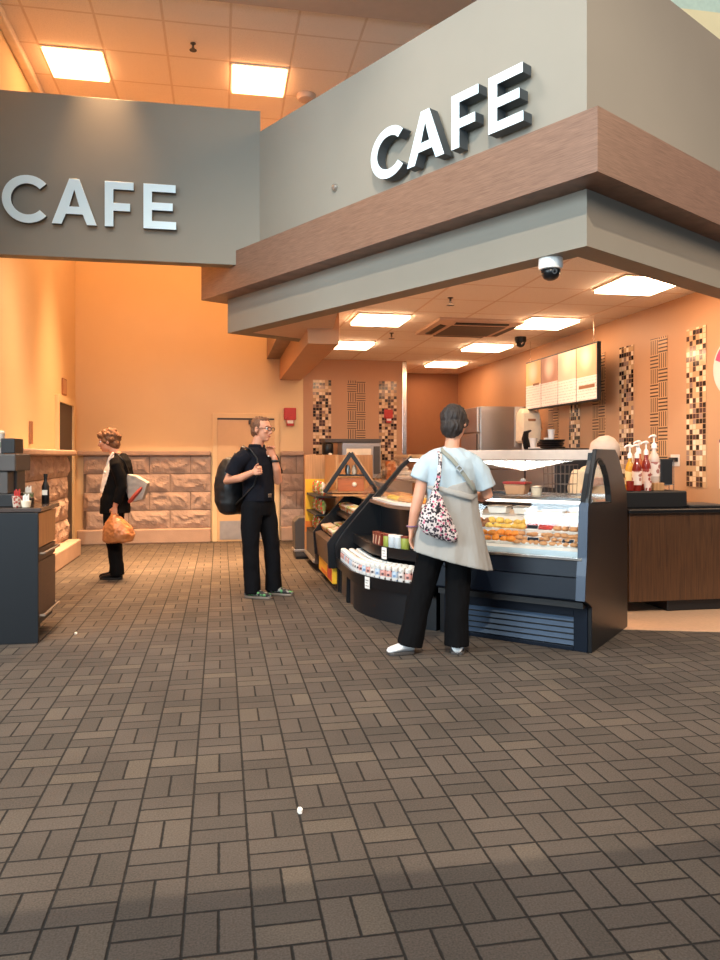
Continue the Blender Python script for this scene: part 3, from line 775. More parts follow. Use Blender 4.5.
# ------------------------------------------------------------------ glass pastry case facing the hall (local X along the front, Y into the case)
AO = (1.70, 5.70); AR = math.radians(-44); AL = 1.19
E1 = V((math.cos(AR), math.sin(AR), 0)); E2 = V((-math.sin(AR), math.cos(AR), 0))
def AW(x, y, z): 
    p = V((*AO, 0))+E1*x+E2*y; return (p.x, p.y, z)
ca = thing('pastry_case', 'dark curved-glass pastry case with louvred base in front of the woman', 'display case', (*AO, 0), AR)
YZ = lambda x: frame(V((x, 0, 0)), V((0, 1, 0)), V((0, 0, 1)), V((1, 0, 0)))   # plate axes: y, z, thickness along x
prof = [(0, 0), (0, .325), (-.155, .39), (-.135, .56), (-.11, .68), (-.085, 1.0), (-.06, 1.09), (-.01, 1.20), (.05, 1.31), (.125, 1.435), (.62, 1.435), (.72, 1.38), (.86, 1.22), (.96, 1.09), (.985, 1.0), (.985, 0)]
hole = [(-.05, 1.05), (-.03, 1.12), (.01, 1.205), (.06, 1.285), (.11, 1.345), (.16, 1.37), (.23, 1.365), (.32, 1.325), (.40, 1.25), (.46, 1.15), (.485, 1.08), (.49, 1.03)]
m = MB(); m.plate(prof, [hole], AL-.03, AL, YZ(0))
ep = m.out('end_panel', M['black'], ca, bevel=.006)
ho = [(y+(-.012 if y < .15 else .012), z+.012) for y, z in hole]
m = MB(); hi = [((y-.2)*.93+.2, (z-1.2)*.93+1.2) for y, z in hole]
m.plate([(y, z) for y, z in hole], [hi], AL-.036, AL+.006, YZ(0)); m.out('window_gasket', M['blackm'], ep)
m = MB(); m.plate(hole, [], AL-.020, AL-.014, YZ(0)); m.out('window_pane', M['glass_low'], ep)
m = MB()   # front face of the black end panel, blue light put into its colour
m.plate([(-.155, .39), (-.135, .56), (-.11, .68), (-.085, 1.0), (-.068, 1.06), (-.074, 1.06), (-.093, 1.0), (-.118, .68), (-.143, .56), (-.163, .39)], [], AL-.065, AL, YZ(0)); m.out('front_edge', M['edge_sheen'], ep)
m = MB(); m.plate(prof, [], 0, .035, YZ(0)); m.out('end_panel', M['black'], ca)
m = MB(); cv = [(-.093, 1.0), (-.068, 1.06), (-.014, 1.17), (.036, 1.262), (.10, 1.352), (.125, 1.43)]
m.plate(cv+[(y+.035, z-.005) for y, z in cv[::-1]], [], AL-.062, AL-.0295, YZ(0)); m.out('edge_band', M['black'], ep)
# base with louvres
MB().box(.035, AL-.031, .03, .95, 0, .325).out('base', M['case_blue'], ca)
m = MB(); m.box(.035, .10, 0, .03, 0, .325); m.box(AL-.13, AL-.031, 0, .03, 0, .325); m.box(.10, AL-.13, 0, .03, .245, .325); m.box(.10, AL-.13, 0, .03, 0, .03)
gp = m.out('grille_panel', M['case_blue'], ca, bevel=.003)
MB().box(.10, AL-.13, .024, .031, .03, .245).out('grille_backing', M['blackm'], gp)  # black sheet standing for the shade between the slats
for k in range(5):
    z = .036+k*.0425
    T = Matrix.Translation(V((0, .012, z+.016))) @ Matrix.Rotation(math.radians(-35), 4, 'X')
    MB().box(.10, AL-.13, -.0025, .0025, -.0165, .0165, 0, T).out('louvre', M['louvre'], gp, bevel=.0015)
# front panels
for nm, pts in (('toe_cove', [(0, .325), (-.145, .385), (-.12, .40), (.05, .34)]), ('lower_panel', [(-.15, .392), (-.132, .538), (-.10, .538), (-.10, .392)]), ('upper_panel', [(-.131, .545), (-.112, .655), (-.08, .655), (-.08, .545)])):
    m = MB(); m.plate(pts, [], .035, AL-.032, YZ(0)); m.out(nm, M['case_blue'], ca, bevel=.002)
m = MB(); m.plate([(-.125, .657), (-.125, .678), (-.06, .684), (-.06, .657)], [], .035, AL-.032, YZ(0)); m.out('glass_rail', M['chrome'], ca, bevel=.003)
MB().box(.035, AL-.032, -.10, .93, .325, .545).out('tub', M['blackm'], ca)
# deck, back, top
m = MB(); m.plate([(-.075, .70), (.30, .885), (.30, .91), (.84, .93), (.84, .64), (-.075, .64)], [], .037, AL-.032, YZ(0)); m.out('deck', M['deck'], ca, bevel=.003)
m = MB(); m.plate([(-.088, .66), (-.088, .715), (-.078, .715), (-.078, .66)], [], .037, AL-.032, YZ(0)); m.out('deck_front_edge', pbr('pale_blue_rail', (190, 208, 216), .35), ca)
MB().box(.035, AL-.032, .84, .93, .325, .98).out('back_panel', M['case_blue'], ca, bevel=.003)
m = MB()
for k in range(4): m.box(.05, AL-.08, .830, .841, .942+k*.008, .946+k*.008)
m.out('air_grille', M['blackm'], ca)
m = MB(); m.plate([(.125, 1.355), (.115, 1.43), (.62, 1.43), (.62, 1.40), (.16, 1.385)], [], -.01, AL-.032, YZ(0)); m.out('top_shelf', M['case_top'], ca, bevel=.004)
# curved front glass
gp_ = [(-.095, .683), (-.085, .85), (-.075, .98), (-.055, 1.07), (-.015, 1.17), (.035, 1.26), (.10, 1.35)]
m = MB(); m.plate(gp_+[(y+.006, z+.001) for y, z in gp_[::-1]], [], .037, AL-.032, YZ(0)); m.out('front_glass', M['glass'], ca, smooth=True)
m = MB(); m.plate([(.15, 1.067), (.70, 1.067), (.70, 1.075), (.15, 1.075)], [], .037, AL-.032, YZ(0)); sh = m.out('glass_shelf', M['glass'], ca)
MB().box(.037, AL-.032, .135, .15, 1.055, 1.08).out('shelf_rail', M['chrome'], sh)
for yy in (.70,): MB().box(.037, AL-.032, yy, yy+.02, 1.05, 1.085).out('shelf_rail', M['chrome'], sh)
m = MB(); m.tube([(.08, .20, 1.045), (AL-.1, .20, 1.045)], .014, 10); m.out('light_tube', M['case_lamp'], ca)
m = MB(); m.tube([(.08, .22, 1.368), (AL-.1, .22, 1.368)], .011, 10); m.out('light_tube', M['case_lamp'], ca)
# ---- food
F = {}
def food_mat(n, c, v=.25, sc=60): F[n] = pbr(n, c, .6, var=v, scale=sc, bump=.5, bscale=160)
food_mat('orange_pastry', (232, 140, 40)); food_mat('yellow_pastry', (236, 190, 90)); food_mat('crumb_pastry', (196, 140, 90)); food_mat('berry_pastry', (190, 60, 50)); food_mat('pink_pastry', (226, 130, 110)); food_mat('brown_pastry', (150, 92, 52))
tray_i = 0
def tray(label, x, y, z, w, d):
    p = AW(x, y, z); t = thing('pastry_tray', label, 'tray', p, AR, 'trays in the pastry case')
    m = MB(); m.box(-w/2, w/2, -d/2, d/2, 0, .006)
    for a in ((-w/2, w/2, -d/2, -d/2+.006), (-w/2, w/2, d/2-.006, d/2), (-w/2, -w/2+.006, -d/2, d/2), (w/2-.006, w/2, -d/2, d/2)): m.box(*a, .004, .022)
    m.out('tray_body', M['white'], t)
    return t
protos = {}
def pastry(kind, label, x, y, z, r, grp):
    key = (kind, round(r, 3))
    if key not in protos:
        m = MB(); rnd = random.Random(len(protos))
        prof_ = [(r*.75, 0), (r, r*.18), (r*1.02, r*.4), (r*.75, r*.72), (r*.35, r*.86)]
        m.lathe(prof_, 12)
        for v in m.bm.verts:
            n = noise.noise(v.co*45+V((len(protos), 0, 0)))
            v.co.x *= 1+.25*n; v.co.y *= 1-.2*n; v.co.z *= 1+.25*n
        ob = m.out(kind, F[kind], smooth='all'); protos[key] = ob
    else:
        ob = protos[key].copy(); COL.objects.link(ob)
    ob.location = AW(x, y, z); ob.rotation_euler = (0, 0, random.uniform(0, 6)); tag(ob, label, 'pastry', grp)
    return ob
def zdeck(y): return .70+(y+.075)*.493 if y < .30 else .91+(y-.3)*.037
rows = [  # kind, x0, x1, y, radius, count, label
    ('orange_pastry', .34, .60, .04, .036, 'orange glazed pastry in the front tray nearest the woman', 2),
    ('crumb_pastry', .64, 1.07, .04, .027, 'crumb-topped pastry in the long front tray by the end panel', 3),
    ('pink_pastry', .09, .30, .04, .032, 'pinkish pastry in the front tray hidden partly by the woman', 2),
    ('yellow_pastry', .34, .62, .20, .034, 'yellow pastry on the second row of the case', 2),
    ('berry_pastry', .66, .84, .20, .024, 'dark red berry pastry on the second row of the case', 2),
    ('crumb_pastry', .88, 1.08, .20, .028, 'golden pastry on the second row by the end panel', 2),
    ('brown_pastry', .09, .30, .20, .034, 'brown pastry on the second row beside the woman', 2)]
for kind, x0, x1, yc, r, lab, ny in rows:
    zt = zdeck(yc)
    t = tray('white tray under the '+lab.split(' in the')[0].split(' on the')[0].replace('pastry', 'pastries')+(' of the front row' if yc < .1 else ' of the second row'), (x0+x1)/2, yc, zt+.002, x1-x0+.035, .13)
    t.rotation_euler = (math.atan(.493), 0, AR)
    n = int((x1-x0)/(r*1.8))+1
    for j in range(ny):
        for i in range(n):
            jx, jy = random.uniform(-.35, .35)*r, random.uniform(-.3, .3)*r
            ob = pastry(kind, lab, x0+(x1-x0)*(i/(max(1, n-1)))+jx, yc+(j-(ny-1)/2)*r*1.9+jy, zt+.009+(j-(ny-1)/2)*r*1.9*.493, r, lab.replace('pastry', 'pastries', 1))
            k_ = random.uniform(.9, 1.25); ob.scale = (k_, k_*random.uniform(.85, 1.1), random.uniform(1, 1.5))
# upper tier boxes and price cards
for k, (x, y, lab) in enumerate(((.50, -.015, 'price card before the orange pastries'), (.76, -.015, 'price card before the crumb-topped pastries'), (1.02, -.015, 'price card nearest the end panel'),
                                 (.36, .135, 'price card before the yellow pastries'), (.70, .135, 'price card before the red berry pastries'))):
    t = thing('price_card', 'small white '+lab+', dark band on top', 'price card', AW(x, y+.0, zdeck(y)+.002), AR, 'price cards in the pastry case')
    T = Matrix.Rotation(math.radians(-22), 4, 'X')
    MB().box(-.045, .045, -.0015, .0015, 0, .062, 0, T).out('card', M['white'], t)
    MB().box(-.042, .042, -.003, -.0014, .034, .060, 0, T).out('dark_band', M['case_blue'], t)
for k, (x, lab) in enumerate(((.30, 'clear-lidded white pack at the left of the back tier'), (.52, 'clear-lidded white pack second on the back tier'), (.76, 'blue and white pack on the back tier'), (.98, 'white pack on the back tier by the end panel'))):
    t = thing('food_pack', lab, 'food pack', AW(x, .47, zdeck(.47)+.004), AR, 'packs on the back tier of the pastry case')
    m = MB(); m.loft([[V((sx*w, sy*w*.7, z)) for sx, sy in ((-1, -1), (1, -1), (1, 1), (-1, 1))] for w, z in ((.07, 0), (.085, .05))]); m.out('box', M['white'], t, bevel=.006)
    MB().box(-.088, .088, -.062, .062, .05, .062).out('lid', [M['steel'], M['steel'], M['case_blue'], M['white']][k], t, bevel=.005)
# shelf: tub, cup, wire basket, pitcher
tb = thing('food_tub', 'tan tub with red rim on the upper glass shelf', 'tub', AW(.46, .45, 1.0755), AR)
m = MB(); m.loft([[V((sx*w, sy*w*.75, z)) for sx, sy in ((-1, -1), (1, -1), (1, 1), (-1, 1))] for w, z in ((.075, 0), (.092, .085))]); m.out('tub_body', M['tan'], tb, bevel=.01)
MB().box(-.098, .098, -.074, .074, .085, .105).out('tub_lid', M['red'], tb, bevel=.008)
m = MB(); m.ell((0.05, 0, .115), (.022, .022, .016)); m.out('lid_knob', M['white'], tb, smooth=True)
t = thing('deli_cup', 'small clear deli cup beside the tan tub', 'cup', AW(.63, .43, 1.0755), AR)
m = MB(); m.lathe([(.035, 0), (.046, .06), (.05, .062), (.045, .055), (.034, .006)], 18); m.out('cup_body', M['cream_plastic'], t, smooth=True)
m = MB(); m.lathe([(.051, .062), (.051, .07), (.03, .075)], 18); m.out('cup_lid', M['steel'], t, smooth=True)
t = thing('wire_basket', 'upright wire basket on the upper glass shelf', 'basket', AW(.80, .50, 1.0755), AR)
m = MB()
for k in range(7):
    for sy in (-.09, .09): m.tube([(-.10+k*.033, sy, .01), (-.105+k*.035, sy*1.1, .24)], .0022, 6)
for z, s in ((.01, 1), (.09, 1.02), (.17, 1.04), (.24, 1.07)):
    m.tube([(-.10*s, -.09*s, z), (.10*s, -.09*s, z), (.10*s, .09*s, z), (-.10*s, .09*s, z)], .003, 6, closed=True)
m.out('basket_wires', M['dull2'], t)
# ------------------------------------------------------------------ curved open case
def bez(a, b, c, n): return [tuple(V(a)*(1-t)**2+V(b)*2*t*(1-t)+V(c)*t*t) for t in [i/n for i in range(n+1)]]
PATH = [(1.19, 7.5), (1.19, 7.25), (1.19, 7.0)]+bez((1.19, 6.75), (1.18, 6.21), (1.675, 5.725), 14)
def normals(P):
    out = []
    for i in range(len(P)):
        t = (V(P[min(i+1, len(P)-1)])-V(P[max(i-1, 0)])).normalized(); out.append((-t.y, t.x))
    return out
NRM = normals(PATH)
CUM = [0]
for a, b in zip(PATH, PATH[1:]): CUM.append(CUM[-1]+(V(b)-V(a)).length)
def on_path(s, d, P=PATH, N=NRM, C=CUM):
    for i in range(len(P)-1):
        if s <= C[i+1] or i == len(P)-2:
            f = (s-C[i])/(C[i+1]-C[i]); p = V(P[i]).lerp(V(P[i+1]), f); n = V(N[i]).lerp(V(N[i+1]), f).normalized()
            t = V((n.y, -n.x)); q = p+n*d
            return q.x, q.y, math.atan2(t.y, t.x)
cb = thing('curved_display_case', 'curved black open display case with drink shelves between the glass cases', 'display case', (0, 0, 0))
def swp(name, pr, mat, parent, P=PATH, N=NRM, smooth=True): 
    m = MB(); m.sweep(P, N, pr); return m.out(name, mat, parent, smooth=smooth)
swp('base', [(0, 0), (0, .285), (.5, .285), (.5, 0)], M['navy'], cb, PATH[3:], NRM[3:])
swp('side_base', [(.01, 0), (.01, .285), (.45, .285), (.45, 0)], M['brownpanel'], cb, PATH[:4], NRM[:4])
swp('lower_shelf', [(-.04, .265), (-.05, .36), (-.036, .36), (-.034, .345), (.46, .345), (.46, .285), (0, .285)], M['black'], cb)
swp('upper_shelf', [(.13, .51), (.125, .60), (.14, .60), (.142, .585), (.46, .585), (.46, .53)], M['black'], cb)
swp('back_panel', [(.42, .345), (.42, .93), (.52, .93), (.52, .345)], M['black'], cb)
swp('wood_rail', [(.30, .915), (.30, .945), (.44, .945), (.44, .915)], M['wood_band'], cb)
swp('deck', [(.33, .945), (.33, .965), (.92, .985), (.92, .945)], M['deck'], cb)
swp('body', [(.52, 0), (.52, .93), (.95, .93), (.95, 0)], M['brownpanel'], cb)
swp('top_shelf', [(.74, 1.365), (.74, 1.40), (1.05, 1.40), (1.05, 1.365)], M['tanwood'], cb)
swp('sneeze_glass', [(.37, .965), (.52, 1.15), (.64, 1.28), (.75, 1.365), (.756, 1.36), (.645, 1.275), (.526, 1.145), (.376, .96)], M['glass_low'], cb)
swp('inner_shelf', [(.62, 1.13), (.62, 1.145), (.92, 1.145), (.92, 1.13)], M['steel'], cb)
m = MB(); P3 = [V((p[0]+q[0]*.66, p[1]+q[1]*.66, 1.345)) for p, q in zip(PATH, NRM)]; m.tube(P3[1:-1], .011, 8); m.out('light_tube', M['case_lamp'], cb)
sidep = [(-.045, .25), (-.055, .48), (-.01, .56), (.10, .70), (.35, .985), (.50, 1.15), (.62, 1.29), (.74, 1.39), (.80, 1.40), (.80, 1.36), (.74, 1.345), (.655, 1.26), (.535, 1.11), (.40, .945), (1.0, .945), (1.0, 0), (.0, 0), (.0, .25)]
def side_panel(name, x, y, ang, th, parent, pr=sidep, mat='black'):
    """panel standing across the row; ang is the inward direction"""
    T = frame(V((x, y, 0)), V((math.cos(ang), math.sin(ang), 0)), V((0, 0, 1)), V((math.sin(ang), -math.cos(ang), 0)))
    m = MB(); m.plate(pr, [], 0, th, T); return m.out(name, M[mat], parent, bevel=.004)
side_panel('side_panel', 1.19, 7.545, 0, .045, cb)
side_panel('post', 1.165, 7.02, 0, .05, cb, [(0, 0), (0, .3), (.04, .3), (.04, 0)])
# drinks on the low shelf
dk = [('pink', (206, 150, 140), (84, 60, 64)), ('blue', (176, 192, 208), (110, 140, 176)), ('dark', (206, 198, 194), (60, 52, 56))]
def drink(c1, c2, nm):
    mm, nt, b = new_mat('printed_sleeve_'+nm)
    x, y, z, tc = xyz(nt)
    vo = nt.nodes.new('ShaderNodeTexVoronoi'); vo.inputs['Scale'].default_value = 26; link(nt, tc.outputs['Object'], vo.inputs['Vector'])
    f = smooth(nt, vo.outputs['Distance'], .3, .36)
    zone = smooth(nt, z, .035, .045)
    link(nt, mixc(nt, math_node(nt, 'MULTIPLY', f, 1), lin(c2), mixc(nt, zone, lin((232, 228, 224)), lin(c1))), b.inputs['Base Color'])
    b.inputs['Roughness'].default_value = .35
    return mm
dmat = [drink(a, b, n) for n, a, b in dk]
dproto = {}
def bottle(kind, x, y, z, label, grp):
    if kind not in dproto:
        t = thing('drink_bottle', label, 'bottle', (x, y, z), 0, grp)
        m = MB(); m.lathe([(.027, 0), (.031, .006), (.031, .085), (.024, .105), (.019, .112)], 14); m.out('bottle_body', dmat[kind], t, smooth=True)
        m = MB(); m.lathe([(.026, .098), (.028, .102), (.028, .134), (.022, .141)], 14); m.out('cap', M['white'], t, smooth=True)
        t.scale = (1, 1, .88); dproto[kind] = t
        return t
    return dup(dproto[kind], (x, y, z), None, label, grp)
kinds = [0, 0, 0, 1, 0, 2, 0, 1, 1, 2, 2, 2, 0, 1, 0, 2, 1, 0, 0, 1, 2, 0]
names = ['pink printed', 'blue printed', 'white and dark printed']
for r, d in enumerate((.005, .08, .155)):
    s = .16 if r == 0 else .2; i = 0
    while s < CUM[-1]-.12:
        x, y, a = on_path(s, d)
        k = kinds[(i+r*3) % len(kinds)]
        bottle(k, x, y, .346, f'small {names[k]} white-capped bottle, {["front", "middle", "back"][r]} row of the low curved shelf', f'{names[k]} bottles in the {["front", "middle", "back"][r]} row of the low curved shelf')
        s += .071; i += 1
# small boxes on the second shelf
bm_ = [pbr('dark_red_print', (120, 48, 34), .4), pbr('green_print', (150, 160, 70), .4), pbr('pale_blue_print', (190, 198, 204), .4), pbr('cream_print', (222, 190, 160), .5)]
for i, (s, k, lab) in enumerate(((.83, 0, 'dark red snack box leftmost on the upper curved shelf'), (.92, 0, 'dark red snack box second on the upper curved shelf'), (1.01, 0, 'dark red snack box next to the green tin'), (1.14, 1, 'green tin on the upper curved shelf'), (1.235, 2, 'pale blue tin right of the green tin'), (1.33, 2, 'pale blue tin beside the woman'), (1.43, 1, 'green tin hidden behind the woman'))):
    x, y, a = on_path(s, .20)
    if k == 0:
        t = thing('snack_box', lab, 'box', (x, y, .586), a, 'dark red snack boxes')
        MB().box(-.034, .034, -.03, .03, 0, .115).out('carton', bm_[0], t, bevel=.003)
        T = Matrix.Rotation(.35, 4, 'Y')
        MB().box(-.008, .008, -.0325, -.029, .015, .095, 0, Matrix.Translation(V((-.012, 0, 0))) @ T).out('pale_flash', bm_[3], t)
    else:
        t = thing('tin', lab, 'tin', (x, y, .586), a, 'printed tins on the upper curved shelf')
        m = MB(); m.lathe([(.036, 0), (.039, .004), (.039, .10), (.037, .104)], 18); m.out('tin_body', bm_[k], t, smooth=True)
        m = MB(); m.lathe([(.040, .10), (.040, .115), (.036, .118)], 18); m.out('lid', M['white'] if k == 2 else bm_[0], t, smooth=True)
def tag_card(lab, s, d, z, tilt=0):
    x, y, a = on_path(s, d)
    t = thing('price_tag', lab, 'price tag', (x, y, z), a)
    MB().box(-.036, .036, -.003, 0, -.10, 0).out('card', M['white'], t)
    m = MB(); m.box(-.026, .02, -.0042, -.003, -.035, -.025); m.box(-.026, .01, -.0042, -.003, -.055, -.048); m.box(-.026, .026, -.0042, -.003, -.08, -.072)
    m.out('fine_print', pbr('grey_print', (170, 165, 165), .6), t)
tag_card('white price tag hanging from the upper curved shelf under the tins', 1.22, .12, .595)
tag_card('white price tag hanging from the lip of the low drink shelf', 1.22, -.054, .355)
# pastries behind the curved glass
kk = ['yellow_pastry', 'crumb_pastry', 'orange_pastry']
for j, (d, z) in enumerate(((.45, .968), (.56, .972), (.74, 1.146))):
    for i in range(9):
        s = .35+i*.15
        x, y, a = on_path(s, d); kd = kk[(i//3+j) % 3]
        ob = pastry(kd, ['', '', ''][0]+f'{kd.split("_")[0]} roll behind the curved glass, {["front", "middle", "upper"][j]} row', 0, 0, z, .045, f'{kd.split("_")[0]} rolls of the {["front", "middle", "upper"][j]} row behind curved glass')
        ob.location = (x, y, z)

# ------------------------------------------------------------------ straight open case behind it
P2 = [(1.10, 8.72), (1.10, 7.56)]; N2 = [(1, 0), (1, 0)]
cs = thing('salad_case', 'dark open case of packed salads left of the curved case', 'display case', (.07, 0, 0))
S2 = lambda n, pr, mt: swp(n, pr, mt, cs, P2, N2, False)
S2('base', [(.02, .06), (.02, .24), (.5, .24), (.5, .06)], M['blackm'])
S2('front_panel', [(-.06, .24), (-.09, .50), (-.02, .52), (.0, .24)], M['brownpanel'])
S2('shelf', [(-.03, .44), (-.03, .50), (.46, .56), (.46, .44)], M['black'])
S2('upper_shelf', [(.16, .70), (.16, .74), (.46, .78), (.46, .72)], M['black'])
S2('back_panel', [(.46, .24), (.46, .95), (.56, .95), (.56, .24)], M['black'])
S2('deck', [(.33, .92), (.33, .938), (.95, .938), (.95, .92)], M['tanwood'])
S2('body', [(.56, .0), (.56, .93), (.95, .93), (.95, .0)], M['brownpanel'])
P3_ = [(1.10, 8.14), (1.10, 7.56)]
S3 = lambda n, pr, mt: swp(n, pr, mt, cs, P3_, N2, False)
MB().box(1.14, 2.05, 8.16, 8.72, .94, .957).out('rack_ledge', M['tanwood'], cs, bevel=.003)
S3('sloped_glass', [(.36, .965), (.50, 1.14), (.74, 1.385), (.746, 1.38), (.506, 1.135), (.366, .96)], M['glass'])
S3('top_shelf', [(.74, 1.365), (.74, 1.40), (1.02, 1.40), (1.02, 1.365)], M['tanwood'])
m = MB(); m.box(1.12, 1.6, 7.58, 8.7, 0, .06); m.out('plinth', M['blackm'], cs)
sp2 = [(-.095, .24), (-.11, .50), (-.05, .58), (.10, .74), (.34, 1.0), (.44, 1.0), (.44, .95), (1.0, .95), (1.0, 0), (.0, 0), (.0, .24)]
side_panel('side_panel', 1.10, 8.765, 0, .045, cs, sp2)
side_panel('side_panel', 1.10, 7.60-.006, 0, .04, cs, sp2)
pm = [spots_mat('salad_print_red', (196, 60, 44), [(230, 210, 190), (120, 150, 60), (200, 50, 40)], 22), spots_mat('salad_print_green', (150, 160, 90), [(226, 210, 186), (200, 70, 50), (90, 120, 50)], 22), spots_mat('salad_print_pale', (222, 206, 190), [(190, 90, 60), (150, 160, 90), (236, 226, 214)], 22)]
pp = {}
def pack(k, x, y, z, lab, grp):
    if k not in pp:
        t = thing('salad_pack', lab, 'food pack', (x, y, z), 0, grp)
        m = MB(); m.loft([[V((sx*w, sy*w, zz)) for sx, sy in ((-1, -1), (1, -1), (1, 1), (-1, 1))] for w, zz in ((.05, 0), (.062, .055))]); m.out('bowl', pm[k], t, bevel=.008)
        MB().box(-.064, .064, -.064, .064, .055, .082).out('lid', M['cream_plastic'] if k == 2 else pm[(k+1) % 3], t, bevel=.012)
        pp[k] = t
    else: t = dup(pp[k], (x, y, z), None, lab, grp)
    t.rotation_euler = (0, math.radians(-7), 0)
ln = ['red', 'green', 'pale']
for j, (d, z) in enumerate(((.05, .517), (.20, .535), (.26, .757))):
    for i in range(8):
        k = (i*2+j+i//3) % 3; row = ['front', 'second', 'upper'][j]
        pack(k, 1.17+d, 7.70+i*.135, z, f'{ln[k]} salad pack in the {row} row of the open salad case', f'{ln[k]} salad packs of the {row} row')
# ------------------------------------------------------------------ far snack unit with yellow graphics
sn_ = thing('snack_stand', 'tan and yellow snack stand at the far end of the case row', 'display stand', (0, 0, 0))
MB().box(1.12, 2.0, 8.9, 9.95, .12, .42).out('base', M['gunmetal'], sn_, bevel=.01)
MB().box(1.10, 2.0, 8.86, 8.9, .1, .5).out('end_board', M['brownpanel'], sn_)
MB().box(1.10, 2.02, 9.95, 10.0, .1, 1.40).out('far_side_panel', M['tanwood'], sn_, bevel=.004)
MB().box(1.36, 1.40, 8.95, 9.95, .42, 1.40).out('back_board', M['tanwood'], sn_)
yb = MB().box(1.104, 1.40, 9.942, 9.951, .52, 1.08).out('yellow_graphic', M['yellow'], sn_)
MB().box(1.22, 1.36, 9.935, 9.943, .74, .93).out('red_patch', M['red'], yb)
MB().box(1.105, 1.4, 9.94, 9.952, .38, .52).out('orange_strip', M['orange'], sn_)
for z in (.42, .66, .88): MB().box(1.12, 1.37, 8.95, 9.94, z, z+.02).out('shelf', M['blackm'], sn_)
MB().box(1.085, 1.12, 8.95, 9.93, .10, .14).out('bumper', M['steel'], sn_, bevel=.008)
gb = MB().box(1.055, 1.10, 7.62, 8.70, .07, .235).out('yellow_base_board', M['yellow'], cs, bevel=.003)
MB().box(1.05, 1.056, 7.68, 7.98, .09, .215).out('red_patch', M['red'], gb)
MB().box(1.05, 1.056, 8.05, 8.45, .09, .13).out('orange_patch', M['orange'], gb)
for x, y in ((1.2, 9.0), (1.9, 9.0), (1.2, 9.88), (1.9, 9.88)): MB().tube([(x, y, .006), (x, y, .12)], .03, 8).out('foot', M['blackm'], sn_)
for j, z in enumerate((.442, .682, .902)):
    for i in range(6):
        k = (i+j) % 3
        t = thing('snack_bag', f'{ln[k]} snack bag on the {["bottom", "middle", "top"][j]} shelf of the yellow stand', 'snack bag', (1.22, 9.05+i*.155, z), 0, f'{ln[k]} bags on the {["bottom", "middle", "top"][j]} shelf of the snack stand')
        m = MB(); m.loft([[V((w*math.cos(2*PI*q/12), .055*math.sin(2*PI*q/12), zz)) for q in range(12)] for w, zz in ((.01, 0), (.035, .03), (.04, .09), (.03, .14), (.006, .165))]); m.out('bag_body', pm[k], t, smooth=True)
# black A-shaped rack on top of the row
ra = thing('a_shaped_rack', 'black A-shaped rack standing on the counter over the salad case', 'rack', (1.46, 8.44, .959), -.18)
MB().box(-.28, .28, -.14, .14, .015, .025).out('floor_board', M['tanwood'], ra)
for s_, nm in ((-1, 'left'), (1, 'right')):
    T = Matrix.Translation(V((s_*.145, 0, .245))) @ Matrix.Rotation(-s_*math.radians(34), 4, 'Y')
    MB().box(-.024, .024, -.15, .15, -.275, .26, 0, T).out('sloped_board', M['blackm'], ra, bevel=.004)
    T2 = Matrix.Translation(V((s_*.172, 0, .255))) @ Matrix.Rotation(-s_*math.radians(34), 4, 'Y')
    MB().box(-.006, .006, -.152, .152, -.26, .255, 0, T2).out('outer_face', M['tanwood'], ra)
    MB().box(s_*.245-.03, s_*.245+.03, -.14, .14, 0, .02).out('foot', M['blackm'], ra)
MB().box(-.16, .16, -.13, .13, .20, .215).out('cross_shelf', M['blackm'], ra)
wb = thing('wooden_box', 'small orange wooden box with round knob inside the A-shaped rack', 'box', (1.46, 8.44, .985), -.18)
MB().box(-.15, .15, -.10, .10, 0, .15).out('box_body', pbr('orange_stained_wood', (176, 96, 44), .45, var=.15, stretch=(1, 8, 8)), wb, bevel=.006)
m = MB(); m.ell((0.04, -.11, .08), (.028, .018, .028)); m.out('knob', M['cream_plastic'], wb, smooth=True)
for k, (x, rz_, lab) in enumerate(((-.038, .2, 'silver packet leaning left in the top of the A-shaped rack'), (.038, -.15, 'pink packet beside the silver one in the A-shaped rack'))):
    c, s = math.cos(-.18), math.sin(-.18)
    t = thing('packet', lab, 'packet', (1.46+x*c, 8.44+x*s, .959+.216), -.18+rz_)
    m = MB(); m.loft([[V((w*math.cos(2*PI*q/10), .03*math.sin(2*PI*q/10), z)) for q in range(10)] for w, z in ((.022, 0), (.034, .03), (.03, .07), (.012, .11))]); m.out('packet_body', [M['steel'], bm_[3]][k], t, smooth=True)
# grey waste bin at the far end
bn = thing('waste_bin', 'grey waste bin with a pale foot rail at the far end of the case row', 'bin', (1.13, 10.22, 0))
m = MB(); m.loft([[V((sx*w, sy*.17, z)) for sx, sy in ((-1, -1), (1, -1), (1, 1), (-1, 1))] for w, z in ((.15, .03), (.16, .42), (.16, .50), (.10, .56))]); m.out('bin_body', M['gunmetal'], bn, bevel=.012)
MB().box(-.165, .165, -.175, .175, .10, .13).out('rail', M['steel'], bn, bevel=.005)
MB().box(-.14, .14, -.15, .15, 0, .03).out('foot', M['blackm'], bn)

